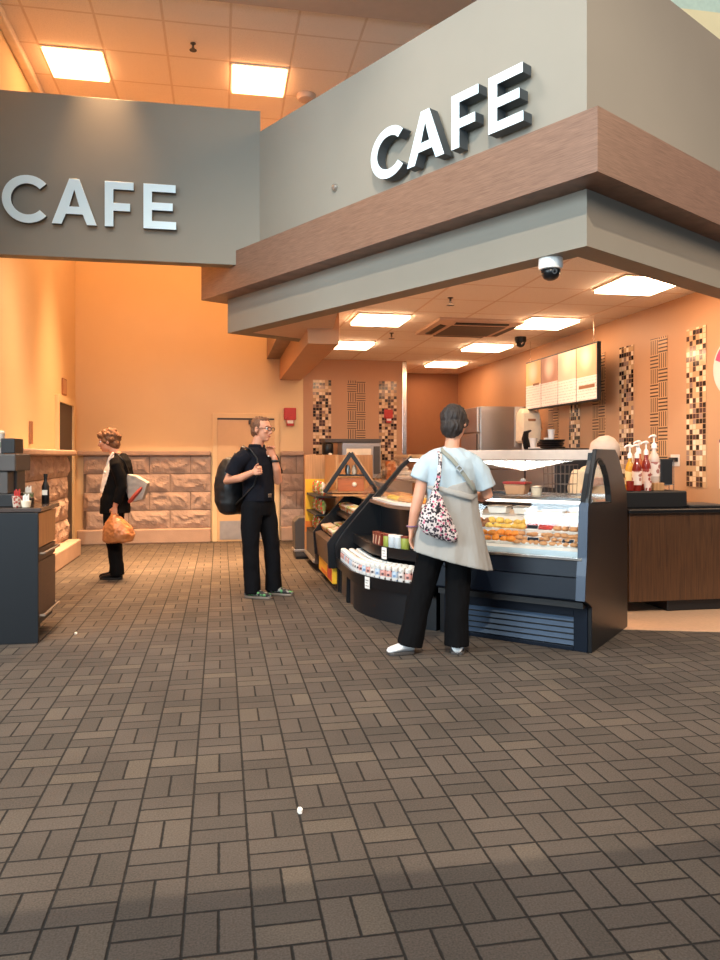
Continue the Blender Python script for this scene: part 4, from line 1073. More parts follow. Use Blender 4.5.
# ------------------------------------------------------------------ left coffee counter
lc = thing('coffee_counter', 'dark navy coffee counter with brown drawers at the left edge', 'counter', (-2.02, 5.89, 0))
MB().box(-1.2, .66, .03, .62, .10, .97).out('body', M['navy'], lc, bevel=.003)
MB().box(-1.2, .69, 0, .03, 0, .965).out('end_panel', M['navy'], lc, bevel=.003)
MB().box(-1.22, .71, -.005, .65, .97, 1.0).out('worktop', pbr('dark_stone_top', (66, 54, 48), .25), lc, bevel=.004)
MB().box(-1.2, .58, .04, .56, 0.004, .10).out('plinth', M['blackm'], lc)
bw_ = M['wood_counter']
d_ = MB().box(.66, .685, .04, .61, .70, .955).out('drawer', M['tanwood'], lc, bevel=.003)
d_ = MB().box(.66, .685, .04, .61, .60, .69).out('drawer', M['brownpanel'], lc, bevel=.003)
M['dull'] = pbr('dull_metal', (140, 128, 116), .5, metal=.6)
m = MB(); m.tube([(.685, .07, .655), (.715, .07, .655), (.715, .60, .655), (.685, .60, .655)], .010, 8); m.out('handle', M['dull'], d_)
d_ = MB().box(.66, .685, .04, .61, .17, .59).out('drawer', M['brownpanel'], lc, bevel=.003)
m = MB(); m.tube([(.685, .07, .19), (.715, .07, .19), (.715, .60, .19), (.685, .60, .19)], .012, 8); m.out('foot_rail', M['dull'], lc)
cm = thing('coffee_machine', 'grey and black coffee machine at the left edge of the navy counter', 'coffee machine', (-1.92, 6.02, 1.0))
MB().box(-.3, .40, 0, .45, 0, .10).out('base', M['blackm'], cm, bevel=.008)
MB().box(-.3, .36, .2, .45, .1, .40).out('back_body', M['gunmetal'], cm, bevel=.008)
MB().box(-.3, .40, .0, .45, .27, .40).out('brew_head', M['gunmetal'], cm, bevel=.01)
MB().box(.20, .34, .02, .2, .10, .27).out('side_column', M['gunmetal'], cm, bevel=.006)
for x in (.02, .12): 
    m = MB(); m.tube([(x, .08, .27), (x, .08, .21)], .018, 10); m.out('spout', M['blackm'], cm)
MB().box(.02, .26, -.012, 0, .30, .35).out('control_panel', M['blackm'], cm)
bx = box_obj('black_box', M['blackm'], -1.645, -1.545, 6.1, 6.35, 1.405, 1.52, bevel=.006)
tag(bx, 'black box sitting on top of the coffee machine', 'box')
jr = thing('tall_cup', 'tall white printed cup on the coffee machine at the left edge', 'cup', (-1.70, 6.18, 1.4005))
m = MB(); m.lathe([(.05, 0), (.055, .01), (.062, .15), (.064, .155)], 20); m.out('cup_body', M['white'], jr, smooth=True)
m = MB(); m.lathe([(.066, .155), (.066, .168), (.05, .18)], 20); m.out('lid', M['cream_plastic'], jr, smooth=True)
m = MB(); m.lathe([(.0585, .05), (.0605, .09)], 20); m.out('printed_band', pbr('grey_green_print', (150, 160, 140), .5), jr)
kb = box_obj('sugar_box', M['blackm'], -1.50, -1.42, 6.06, 6.16, 1.0, 1.065, bevel=.005)
tag(kb, 'small black caddy on the navy counter near the wall end', 'caddy')
bt = thing('small_bottle', 'slim black bottle at the back of the navy counter', 'bottle', (-1.40, 6.45, 1.0))
m = MB(); m.lathe([(.028, 0), (.03, .005), (.03, .14), (.014, .18), (.013, .215)], 14); m.out('bottle_body', M['black'], bt, smooth=True)
m = MB(); m.lathe([(.016, .213), (.016, .24)], 12); m.out('cap', M['blackm'], bt, smooth=True)
MB().box(-.02, .02, -.0325, -.028, .07, .11).out('bottle_label', M['white'], bt)
for k, (x, y, h, c, lab) in enumerate(((-1.50, 5.99, .085, 'pm0', 'pale red-spotted stirrer cup on the navy counter'), (-1.43, 5.96, .05, 'pm2', 'low pale packet cup on the navy counter'), (-1.475, 6.22, .10, 'pm1', 'green-spotted packet holder beside the coffee machine'))):
    m = MB(); m.lathe([(.025, 0), (.03, .004), (.038, h), (.034, h+.002), (.028, .02)], 14)
    t = thing('packet_cup', lab, 'cup', (x, y, 1.0)); m.out('cup_body', [spots_mat('spotted_cup', (190, 168, 150), [(150, 60, 50), (190, 168, 150)], 60), M['cream_plastic'], spots_mat('green_spotted_cup', (150, 140, 120), [(90, 110, 70), (150, 140, 120)], 60)][k], t, smooth=True)
    m = MB()
    for q in range(4): m.box(-.02+q*.011, -.013+q*.011, -.012, .012, h*.5, h+.04+.012*(q % 2))
    m.out('packets', [M['red'], M['white'], M['white']][k], t)
# litter on the pavers
for k, (x, y, lab) in enumerate(((.302, 2.911, 'white scrap of paper on the pavers in the foreground'), (-1.11, 6.14, 'tiny white scrap on the pavers beside the navy counter'))):
    m = MB(); m.loft([[V((.011*math.cos(a*PI/3), .020*math.sin(a*PI/3), z)) for a in range(6)] for z in (0, .012)])
    tag(m.out('paper_scrap', M['white'], loc=(x, y, 0.0005)), lab, 'litter')
# ------------------------------------------------------------------ people
def remeshed(m, name, mat, parent, voxel, it=4, fold=0, fscale=9, stretch=(1, 1, 1), factor=.5):
    """union of overlapping closed shapes as one continuous smooth surface"""
    bm = m.bm; bmesh.ops.recalc_face_normals(bm, faces=bm.faces[:])
    me = bpy.data.meshes.new(name); bm.to_mesh(me); bm.free()
    o = bpy.data.objects.new(name, me); COL.objects.link(o)
    r = o.modifiers.new('r', 'REMESH'); r.mode = 'VOXEL'; r.voxel_size = voxel; r.use_smooth_shade = True
    if it: s = o.modifiers.new('s', 'SMOOTH'); s.iterations = it; s.factor = factor
    dg = bpy.context.evaluated_depsgraph_get(); dg.update()
    ev = bpy.data.meshes.new_from_object(o.evaluated_get(dg))
    o.modifiers.clear(); o.data = ev; bpy.data.meshes.remove(me)
    if fold:
        st = V(stretch)
        for v, n in zip(ev.vertices, [x.vector.copy() for x in ev.vertex_normals]):
            p = V((v.co.x*st.x, v.co.y*st.y, v.co.z*st.z))
            v.co += n*fold*(noise.noise(p*fscale)+.5*noise.noise(p*fscale*2.3))
    for p in ev.polygons: p.use_smooth = True
    ev.materials.clear(); ev.materials.append(mat); ev.name = name
    if parent: o.parent = parent
    return o
def basis(f, u):
    f = V(f).normalized(); u = V(u); u = (u-f*u.dot(f)).normalized(); return f, u, f.cross(u)   # forward, up, right-hand side
def head(m, c, face, up=(0, 0, 1), s=1.0):
    f, u, r = basis(face, up); l = -r
    R = Matrix(((f.x, l.x, u.x), (f.y, l.y, u.y), (f.z, l.z, u.z)))
    c = V(c)
    P = lambda x, y, z: c+R @ V((x*s, y*s, z*s))
    E = lambda p, rad, n=14: m.ell(P(*p), tuple(q*s for q in rad), R, n)
    E((-.012, 0, .028), (.098, .077, .090), 20)
    E((.034, 0, -.03), (.058, .060, .084), 18)
    E((.058, 0, -.088), (.028, .030, .022))
    E((.020, .0, -.068), (.055, .052, .034))
    E((.078, .022, .034), (.018, .028, .010)); E((.078, -.022, .034), (.018, .028, .010))
    E((.066, .040, -.018), (.024, .022, .020)); E((.066, -.040, -.018), (.024, .022, .020))
    m.tube([P(.086, 0, .022), P(.098, 0, -.002), P(.112, 0, -.024), P(.096, 0, -.034)], [.008*s, .010*s, .013*s, .010*s], 10, round_=True)
    E((.096, .011, -.031), (.011, .008, .008)); E((.096, -.011, -.031), (.011, .008, .008))
    E((.086, 0, -.054), (.011, .022, .007)); E((.084, 0, -.066), (.012, .020, .008))
    for y in (1, -1):
        E((-.008, y*.080, -.004), (.020, .008, .033)); E((-.010, y*.086, -.018), (.010, .007, .012))
    return P, R
def face_parts(root, P, R, s=1.0, brow=(90, 60, 40), smile=False, lip=(176, 92, 80)):
    m = MB()
    for y in (.031, -.031): m.ell(P(.076, y, .012), .0125*s)
    ey = m.out('eyes', M['white'], root, smooth='all')
    m = MB()
    for y in (.031, -.031): m.ell(P(.0855, y, .012), .0055*s)
    m.out('irises', M['blackm'], ey, smooth='all')
    m = MB()
    for y in (1, -1): m.tube([P(.088, y*.014, .033), P(.090, y*.03, .038), P(.078, y*.05, .034)], [.0035*s, .0045*s, .003*s], 8, round_=True)
    m.out('eyebrows', pbr('brow_hair_'+root.name, brow, .8), root, smooth='all')
    m = MB(); k = .006 if smile else -.001
    m.tube([P(.082, .024, -.058+k), P(.0945, .010, -.060), P(.0955, 0, -.0605), P(.0945, -.010, -.060), P(.082, -.024, -.058+k)], [.002*s, .005*s, .0055*s, .005*s, .002*s], 8, round_=True)
    m.out('lips', pbr('lips_'+root.name, lip, .5), root, smooth='all')
def hand(m, w, f, t, curl, s=1.0, thumb=.5, spread=1.0):
    """palm, four jointed fingers of unequal length and a thumb leaving the side; fingers curl towards f x t"""
    w = V(w); f = V(f).normalized(); t = V(t); t = (t-f*t.dot(f)).normalized(); n = f.cross(t)
    m.tube([w-f*.02*s, w+f*.01*s, w+f*.05*s, w+f*.088*s], [(.024*s, .018*s), (.027*s, .017*s), (.036*s, .016*s), (.039*s, .013*s)], 14, ref=t, round_=True)
    L = ((.030, .040, .024, .019), (.0105, .044, .028, .021), (-.0105, .041, .026, .020), (-.030, .033, .020, .017))
    for i, (o, a, b, c) in enumerate(L):
        p = w+f*.084*s+t*o*s; an = 0; d0 = (f+t*(o*2.2*spread)).normalized()
        pts = [p-d0*.014*s, p]
        cc = curl[i] if isinstance(curl, (list, tuple)) else curl
        for l, k in ((a, .8), (b, 1.0), (c, .7)):
            an += cc*k; d = d0*math.cos(an)+n*math.sin(an); p = p+d*l*s; pts.append(p)
        m.tube(pts, [.0095*s, .0090*s, .0084*s, .0078*s, .0066*s], 10, round_=True)
    p = w+f*.026*s+t*.022*s; d1 = (f*.62+t*.7+n*.25).normalized(); d2 = (f*.9+t*.2+n*(.2+thumb)).normalized(); d3 = (f*.85-t*.1+n*(.25+thumb*1.4)).normalized()
    q1 = p+d1*.040*s; q2 = q1+d2*.032*s; q3 = q2+d3*.024*s
    m.tube([p, q1, q2, q3], [.014*s, .0115*s, .0100*s, .0075*s], 10, round_=True)
def person(label, loc, rz=0):
    return thing('person', label, 'person', loc, rz)
def shoe(name, mat, parent, heel, toe, w=.045, h=.075, sole=None, solemat=None):
    """low shoe from heel to toe on the floor"""
    a = V(heel); b = V(toe); L = (b-a).length; f = (b-a)/L; z = V((0, 0, 1)); r = f.cross(z)
    m = MB(); rings = []
    for t, ww, hh in ((0, .55, .62), (.05, .80, .85), (.2, .92, 1.0), (.4, .9, .92), (.6, 1.0, .66), (.8, 1.0, .52), (.93, .78, .42), (1, .42, .28)):
        c = a+f*(L*t); rr = []
        for k in range(16):
            x = math.cos(2*PI*k/16); y = math.sin(2*PI*k/16)
            rr.append(c+r*(w*ww*x)+z*(.012+max(0, (y*.5+.5))**.8*h*hh))
        rings.append(rr)
    m.loft(rings); o = m.out(name, mat, parent, smooth='all')
    m = MB(); pts = [(0, .6), (.06, .9), (.3, .98), (.6, 1.05), (.85, .98), (.97, .7), (1.01, .35)]
    ol = [a+f*(L*t)+r*(w*q*1.04) for t, q in pts]+[a+f*(L*t)-r*(w*q*1.04) for t, q in pts[::-1]]
    m.loft([[V((p.x, p.y, zz)) for p in ol] for zz in (0.001, .022)]); m.out('sole', solemat or M['blackm'], o, bevel=.004)
    return o
def rings_body(m, secs, n=20):
    """stack of (centre, rx, ry, turn) ellipses"""
    R = []
    for c, rx, ry, tw in secs:
        ct, st = math.cos(tw), math.sin(tw)
        R.append([V(c)+V((ct*rx*math.cos(2*PI*k/n)-st*ry*math.sin(2*PI*k/n), st*rx*math.cos(2*PI*k/n)+ct*ry*math.sin(2*PI*k/n), 0)) for k in range(n)])
    m.loft(R); return m
skin = pbr('skin', (206, 150, 122), .55, var=.06, scale=8)
skin2 = pbr('sunned_skin', (200, 138, 108), .55, var=.06, scale=8)
def hair_mat(n, c): return pbr(n, c, .55, var=.35, scale=16, stretch=(6, 6, 1.2), bump=.6, bscale=40)
black_cloth = pbr('black_cloth', (11, 11, 13), .85, spec=.12, var=.12, scale=6)

# ---- woman at the pastry case, seen from behind
wx = (447-360)/750*5.27; 
def cam_pt(x, D): return (CT*x+ST*D, -ST*x+CT*D)
cx, cy = cam_pt(wx, 5.27)
w = person('person seen from behind in a pale blue T-shirt and light grey tunic', (cx, cy, 0), -TH)
FW = (.45, .86, -.22)
def woman_body():
    m = MB()
    P, R = head(m, (.058, .045, 1.615), FW, (0.05, .2, 1), 1.0)
    m.tube([(.035, .0, 1.38), (.036, .012, 1.46), (.05, .035, 1.545)], [.062, .052, .050], 14)
    rings_body(m, [((-.01, 0, .86), .15, .11, 0), ((.0, 0, .95), .16, .115, 0), ((.02, 0, 1.06), .135, .10, .05), ((.025, 0, 1.2), .155, .105, .08), ((.03, 0, 1.32), .17, .10, .1), ((.033, 0, 1.39), .13, .075, .1), ((.035, 0, 1.42), .06, .05, 0)])
    m.tube([(-.075, 0, .90), (-.16, .02, .49), (-.255, .0, .10)], [.085, .058, .038], 14, round_=True)
    m.tube([(.085, 0, .90), (.075, .03, .48), (.065, .01, .10)], [.085, .058, .038], 14, round_=True)
    m.tube([(-.255, .0, .10), (-.30, -.01, .045), (-.36, -.03, .035)], [.036, .024, .018], 10, round_=True)
    m.tube([(.065, .01, .10), (.075, .05, .045), (.09, .12, .035)], [.036, .024, .018], 10, round_=True)
    m.tube([(-.12, 0, 1.34), (-.175, -.015, 1.22), (-.205, -.04, 1.09), (-.232, -.045, .99), (-.252, -.03, .875)], [.040, .043, .041, .036, .026], 12, round_=True)
    hand(m, (-.252, -.03, .875), (-.06, .05, -1), (.25, 1, .05), .42, .98, .3)
    m.tube([(.172, 0, 1.33), (.25, .0, 1.22), (.285, .02, 1.11), (.265, .14, 1.09), (.20, .26, 1.10)], [.040, .043, .042, .037, .026], 12, round_=True)
    hand(m, (.20, .26, 1.10), (-.55, 1, .0), (-.6, -.3, .9), .4, .95, .3)
    return m, P, R
m, P, R = woman_body()
remeshed(m, 'body', skin, w, .0055, 3)
face_parts(w, P, R)
# hair: short, dark, a little tousled
m = MB()
HC = lambda x, y, z: P(x, y, z)
m.ell(HC(-.022, 0, .036), (.104, .092, .098), R, 24)
m.ell(HC(-.05, 0, -.03), (.070, .084, .085), R, 20)
m.ell(HC(-.058, 0, -.075), (.042, .062, .045), R, 16)
for y in (1, -1): m.ell(HC(.0, y*.075, .02), (.045, .020, .058), R, 12)
m.ell(HC(.055, 0, .085), (.045, .062, .035), R, 14)
remeshed(m, 'hair', hair_mat('dark_brown_hair', (40, 30, 26)), w, .006, 2, .010, 38, (1.4, 1.4, .5))
# T-shirt
shirt = pbr('pale_blue_jersey', (176, 193, 202), .85, var=.04, scale=6)
m = MB()
rings_body(m, [((.02, 0, 1.0), .175, .135, .05), ((.025, 0, 1.1), .165, .13, .06), ((.027, 0, 1.2), .178, .13, .08), ((.03, 0, 1.3), .195, .122, .1), ((.031, 0, 1.365), .185, .10, .1), ((.034, .004, 1.415), .115, .075, .1), ((.036, .008, 1.44), .07, .062, .1)], 28)
m.tube([(.02, .005, 1.40), (-.06, 0, 1.375), (-.125, -.003, 1.335), (-.165, -.008, 1.285), (-.195, -.014, 1.215)], [.055, .066, .072, .072, .078], 16)
m.tube([(.05, .005, 1.40), (.12, 0, 1.37), (.185, .0, 1.325), (.225, .003, 1.27), (.268, .01, 1.155)], [.055, .066, .072, .074, .082], 16)
remeshed(m, 'tshirt', shirt, w, .007, 4, .007, 11, (1.6, 1.6, .6))
# tunic skirt
tun = pbr('light_grey_linen', (158, 156, 151), .9, var=.04, scale=8)
m = MB(); n = 36; rings = []
for z, rx, ry, cx_ in ((1.19, .150, .135, .045), (1.13, .172, .145, .035), (1.03, .190, .155, .03), (.92, .222, .17, .02), (.80, .255, .185, .022), (.70, .275, .20, .028), (.655, .285, .205, .03)):
    rr = []
    for k in range(n):
        a = 2*PI*k/n; c, s = math.cos(a), math.sin(a)
        t = (1.19-z)/.535
        fold = 1+.035*t*math.sin(a*7+1)+.02*t*math.sin(a*11)
        rr.append(V((cx_+rx*c*fold, ry*s*fold, z-.075*t*c*1.0+.04*(1-t)*c)))
    rings.append(rr)
m.loft(rings)
remeshed(m, 'tunic', tun, w, .007, 3, .004, 14, (1.4, 1.4, .4))
m = MB()
m.tube([(.20, -.03, 1.115), (.15, -.135, 1.10), (.05, -.165, 1.13), (-.06, -.155, 1.16), (-.14, -.09, 1.17)], [(.008, .018), (.008, .022), (.008, .022), (.008, .018), (.006, .012)], 10, ref=(0, -1, .2), round_=True)
m.out('waist_wrap', tun, w, smooth='all')
# trousers
m = MB()
rings_body(m, [((.0, 0, .78), .16, .12, 0), ((.0, 0, .92), .17, .125, 0), ((.02, 0, 1.02), .15, .115, 0)])
m.tube([(-.075, 0, .86), (-.115, .01, .68), (-.165, .02, .48), (-.215, .01, .28), (-.262, .0, .055)], [.112, .100, .088, .085, .092], 18)
m.tube([(.090, 0, .86), (.088, .02, .68), (.080, .03, .48), (.072, .02, .28), (.066, .005, .05)], [.112, .100, .088, .085, .088], 18)
remeshed(m, 'trousers', black_cloth, w, .008, 3, .006, 8, (2, 2, .7))
clog = pbr('white_clog', (226, 228, 228), .45)
shoe('shoe', clog, w, (-.235, .01, 0), (-.42, -.045, 0), .050, .085, solemat=M['gunmetal'])
shoe('shoe', clog, w, (.065, -.055, 0), (.095, .15, 0), .048, .080, solemat=M['gunmetal'])
# bracelet
m = MB(); m.tube([(-.248+.036*math.cos(a*PI/8), -.034+.036*math.sin(a*PI/8), .895) for a in range(16)], .006, 6, closed=True); m.out('bracelet', pbr('purple_beads', (120, 90, 120), .4), w, smooth='all')
# bags, carried: things of their own
def on_person(o, p): o.location = p.location.copy(); o.rotation_euler = p.rotation_euler.copy(); return o
bag = on_person(thing('shoulder_bag', 'spotted black, white and pink shoulder bag hanging over the light grey tunic', 'bag'), w)
pm_ = spots_mat('spotted_print_cloth', (206, 194, 190), [(40, 34, 44), (40, 34, 44), (58, 44, 58), (190, 90, 120), (44, 36, 44), (222, 206, 204)], 62)
m = MB(); rings = []
for z, cx_, rx, ry in ((1.16, -.105, .012, .012), (1.12, -.10, .035, .028), (1.06, -.098, .062, .045), (.99, -.098, .10, .062), (.93, -.095, .128, .07), (.88, -.085, .132, .066), (.84, -.062, .11, .052), (.815, -.045, .07, .03)):
    rings.append([V((cx_+rx*math.cos(2*PI*k/22), -.195+ry*math.sin(2*PI*k/22)-(.02 if z < 1 else 0), z-.22*(rx*math.cos(2*PI*k/22)))) for k in range(22)])
m.loft(rings); remeshed(m, 'bag_body', pm_, bag, .007, 3, .010, 14)
m = MB(); m.tube([(-.105, -.19, 1.13), (-.075, -.165, 1.24), (-.062, -.135, 1.34), (-.06, -.085, 1.405), (-.065, .0, 1.425)], [(.022, .007), (.014, .006), (.013, .005), (.013, .005), (.013, .005)], 10, ref=(1, 0, 0)); m.out('strap', pm_, bag, smooth='all')
m = MB(); m.tube([(-.14, -.235, 1.04), (-.10, -.262, .99), (-.085, -.27, 1.07)], [(.016, .01), (.02, .01), (.012, .008)], 8, round_=True); m.out('loop', M['navy'], bag, smooth='all')
xb = on_person(thing('crossbody_strap', 'grey-green crossbody strap with metal buckle over the pale blue T-shirt', 'strap'), w)
m = MB(); m.tube([(-.045, -.02, 1.437), (-.03, -.085, 1.41), (.02, -.128, 1.36), (.075, -.145, 1.29), (.125, -.142, 1.22), (.165, -.13, 1.165), (.185, -.10, 1.13)], [(.014, .004)]*7, 8, ref=(1, 0, .9)); m.out('webbing', pbr('grey_green_web', (140, 140, 128), .8), xb, smooth='all')
m = MB(); T = frame(V((.068, -.151, 1.30)), V((.7, 0, -.7)), V((.7, 0, .7)), V((0, -1, 0)))
m.plate([(-.022, -.02), (.022, -.02), (.022, .02), (-.022, .02)], [[(-.014, -.012), (.014, -.012), (.014, .012), (-.014, .012)]], 0, .006, T); m.out('buckle', M['steel'], xb)

# ---- man with a backpack
D2 = 7.42; cx, cy = cam_pt((262-360)/750*D2, D2)
mn = person('person with glasses, dark polo shirt and black trousers, hand raised to chin', (cx, cy, 0), -TH)
def man_body():
    m = MB()
    P, R = head(m, (.0, -.01, 1.645), (.9, -.45, -.06), (0.04, 0, 1), 1.03)
    m.tube([(-.06, .0, 1.42), (-.045, .0, 1.50), (-.02, -.005, 1.58)], [.07, .060, .057], 14)
    tw = math.atan2(-.85, -.53)   # shoulder line
    rings_body(m, [((-.04, 0, .88), .15, .12, tw), ((-.04, 0, 1.0), .155, .12, tw), ((-.04, 0, 1.14), .155, .12, tw), ((-.045, 0, 1.28), .175, .12, tw), ((-.05, 0, 1.39), .175, .10, tw), ((-.055, 0, 1.45), .09, .07, tw)])
    m.tube([(-.09, -.075, .90), (-.10, -.09, .50), (-.08, -.075, .10)], [.09, .06, .042], 14, round_=True)
    m.tube([(.02, .08, .90), (.085, .06, .52), (.105, .09, .10)], [.09, .06, .042], 14, round_=True)
    m.tube([(-.08, -.075, .10), (0, -.1, .035)], [.034, .018], 10, round_=True); m.tube([(.105, .09, .10), (.19, .06, .035)], [.034, .018], 10, round_=True)
    m.tube([(-.15, -.145, 1.365), (-.25, -.17, 1.26), (-.31, -.185, 1.145), (-.17, -.265, 1.175), (-.06, -.295, 1.225)], [.044, .050, .046, .040, .030], 12, round_=True)
    hand(m, (-.06, -.295, 1.225), (1, -.05, .22), (.0, .3, 1), 1.25, 1.0, .8)
    m.tube([(.05, .13, 1.365), (.12, .10, 1.26), (.15, .05, 1.14), (.145, .0, 1.26), (.125, -.035, 1.37)], [.056, .050, .046, .040, .029], 12, round_=True)
    hand(m, (.125, -.035, 1.37), (-.45, -.2, 1), (-.75, -.4, .0), [.55, .75, .95, 1.1], 1.0, .35)
    return m, P, R
m, P, R = man_body()
remeshed(m, 'body', skin2, mn, .0055, 3)
face_parts(mn, P, R, 1.03, (96, 62, 40), True)
m = MB()
m.ell(P(-.034, 0, .044), (.092, .083, .086), R, 24); m.ell(P(-.058, 0, -.015), (.055, .074, .07), R, 18)
m.ell(P(.02, 0, .098), (.045, .058, .026), R, 14)
for y in (1, -1): m.ell(P(-.005, y*.070, .034), (.030, .014, .042), R, 10)
remeshed(m, 'hair', hair_mat('brown_hair', (104, 66, 42)), mn, .006, 2, .006, 40, (1.2, 1.2, .6))
m = MB()
for y in (.032, -.032):
    m.tube([P(.106+.002*math.cos(a*PI/8), y+.026*math.cos(a*PI/8), .010+.017*math.sin(a*PI/8)) for a in range(16)], .0032, 6, closed=True)
m.tube([P(.108, .008, .014), P(.112, 0, .017), P(.108, -.008, .014)], .003, 6)
for y in (1, -1): m.tube([P(.104, y*.058, .014), P(.05, y*.083, .014), P(-.012, y*.085, .008)], .003, 6)
m.out('glasses', M['blackm'], mn, smooth='all')
polo = pbr('dark_navy_pique', (19, 21, 29), .85, spec=.12, var=.1, scale=8)
tw = math.atan2(-.85, -.53)
m = MB()
rings_body(m, [((-.037, 0, .94), .176, .146, tw), ((-.036, 0, 1.06), .176, .144, tw), ((-.038, 0, 1.18), .175, .140, tw), ((-.045, 0, 1.30), .195, .138, tw), ((-.05, 0, 1.40), .19, .112, tw), ((-.055, 0, 1.455), .115, .085, tw), ((-.052, 0, 1.475), .078, .07, tw)], 28)
m.tube([(-.13, -.12, 1.39), (-.20, -.165, 1.34), (-.275, -.178, 1.20)], [.082, .080, .074], 16)
m.tube([(.04, .10, 1.39), (.08, .12, 1.34), (.135, .08, 1.20)], [.080, .078, .072], 16)
remeshed(m, 'polo_shirt', polo, mn, .007, 4, .006, 10, (1.5, 1.5, .7))
m = MB()
m.tube([(-.052+.078*math.cos(tw)*math.cos(a)-.072*math.sin(tw)*math.sin(a), .078*math.sin(tw)*math.cos(a)+.072*math.cos(tw)*math.sin(a), 1.478+.018*math.sin(a)*0-(.035 if math.sin(a) > .9 else 0)) for a in [2*PI*k/24 for k in range(24)]], [(.009, .024)]*24, 8, ref=None, closed=True)
m.out('collar', polo, mn, smooth='all')
m = MB(); m.ell((.075, -.082, 1.385), .008, None, 8); m.out('shirt_button', M['white'], mn)
jean = pbr('black_denim', (13, 14, 18), .8, spec=.12, var=.12, scale=10)
m = MB()
rings_body(m, [((-.035, 0, .80), .15, .12, tw), ((-.038, 0, .90), .165, .132, tw), ((-.038, 0, 1.02), .162, .13, tw)])
m.tube([(-.06, -.05, .99), (-.085, -.07, .88), (-.098, -.085, .68), (-.10, -.09, .5), (-.09, -.085, .28), (-.08, -.075, .045)], [.10, .112, .098, .082, .078, .084], 18)
m.tube([(-.01, .05, .99), (.015, .075, .88), (.055, .068, .70), (.085, .065, .52), (.098, .08, .28), (.105, .09, .045)], [.10, .112, .098, .082, .078, .084], 18)
remeshed(m, 'jeans', jean, mn, .008, 3, .006, 9, (1.5, 1.5, .8))
m = MB(); m.tube([(-.037+.168*math.cos(tw)*math.cos(a)-.137*math.sin(tw)*math.sin(a), .168*math.sin(tw)*math.cos(a)+.137*math.cos(tw)*math.sin(a), 1.0) for a in [2*PI*k/24 for k in range(24)]], [(.006, .018)]*24, 8, closed=True); be = m.out('belt', M['blackm'], mn, smooth='all')
T = frame(V((-.037+.140*.85, -.143*.53-.02, 1.0)), V((-.53, -.85, 0)), V((0, 0, 1)), V((.85, -.53, 0)))
m = MB(); m.plate([(-.025, -.02), (.025, -.02), (.025, .02), (-.025, .02)], [], 0, .010, T); m.out('buckle', M['chrome'], be)
m = MB(); m.tube([(.131+.036*math.cos(a*PI/8), -.022+.036*math.sin(a*PI/8), 1.335) for a in range(16)], [(.006, .013)]*16, 8, closed=True); wt = m.out('watch', M['blackm'], mn, smooth='all')
sn_m = spots_mat('grey_green_sneaker', (40, 42, 42), [(120, 122, 118), (90, 150, 96), (28, 30, 32), (130, 130, 126)], 34)
shoe('shoe', sn_m, mn, (-.155, -.055, 0), (.115, -.145, 0), .050, .085, solemat=M['dull'])
shoe('shoe', sn_m, mn, (.045, .105, 0), (.305, .02, 0), .050, .085, solemat=M['dull'])
bp = on_person(thing('backpack', 'bulky black backpack worn by the person in the dark polo shirt', 'backpack'), mn)
m = MB(); rings = []
cpk = V((-.285, .10, 0)); fx = V((-.85, .53, 0)); rx_ = V((-.53, -.85, 0))
for z, a, b in ((.80, .10, .06), (.83, .15, .10), (.92, .18, .14), (1.05, .185, .15), (1.18, .175, .135), (1.28, .15, .11), (1.35, .10, .07), (1.37, .06, .04)):
    rings.append([cpk+V((0, 0, z))+fx*(.03+b*math.copysign(abs(math.cos(q))**.7, math.cos(q)))+rx_*(a*math.copysign(abs(math.sin(q))**.7, math.sin(q))) for q in [2*PI*k/24 for k in range(24)]])
m.loft(rings); remeshed(m, 'pack_body', M['blackm'], bp, .009, 3, .008, 9)
m = MB(); m.ell(cpk+fx*.16+V((0, 0, .98)), (.07, .07, .12)); m.out('front_pocket', M['blackm'], bp, smooth='all')
m = MB(); m.tube([cpk+V((0, 0, 1.355))+rx_*.03, cpk+V((.0, 0, 1.41)), cpk+V((0, 0, 1.355))-rx_*.03], .009, 8); m.out('grab_handle', M['blackm'], bp, smooth='all')
m = MB(); m.tube([(-.23, -.02, 1.37), (-.18, -.10, 1.475), (-.10, -.145, 1.45), (-.03, -.155, 1.36), (-.015, -.155, 1.24), (-.06, -.16, 1.1), (-.17, -.14, .98), (-.25, -.03, .92)], [(.028, .008)]*8, 8, ref=(.3, -.9, .1)); m.out('shoulder_strap', M['blackm'], bp, smooth='all')
m = MB(); m.tube([(-.20, .02, .82), (-.19, .0, .66)], [(.012, .004)]*2, 8, ref=(1, 0, 0)); m.out('loose_strap', M['blackm'], bp)

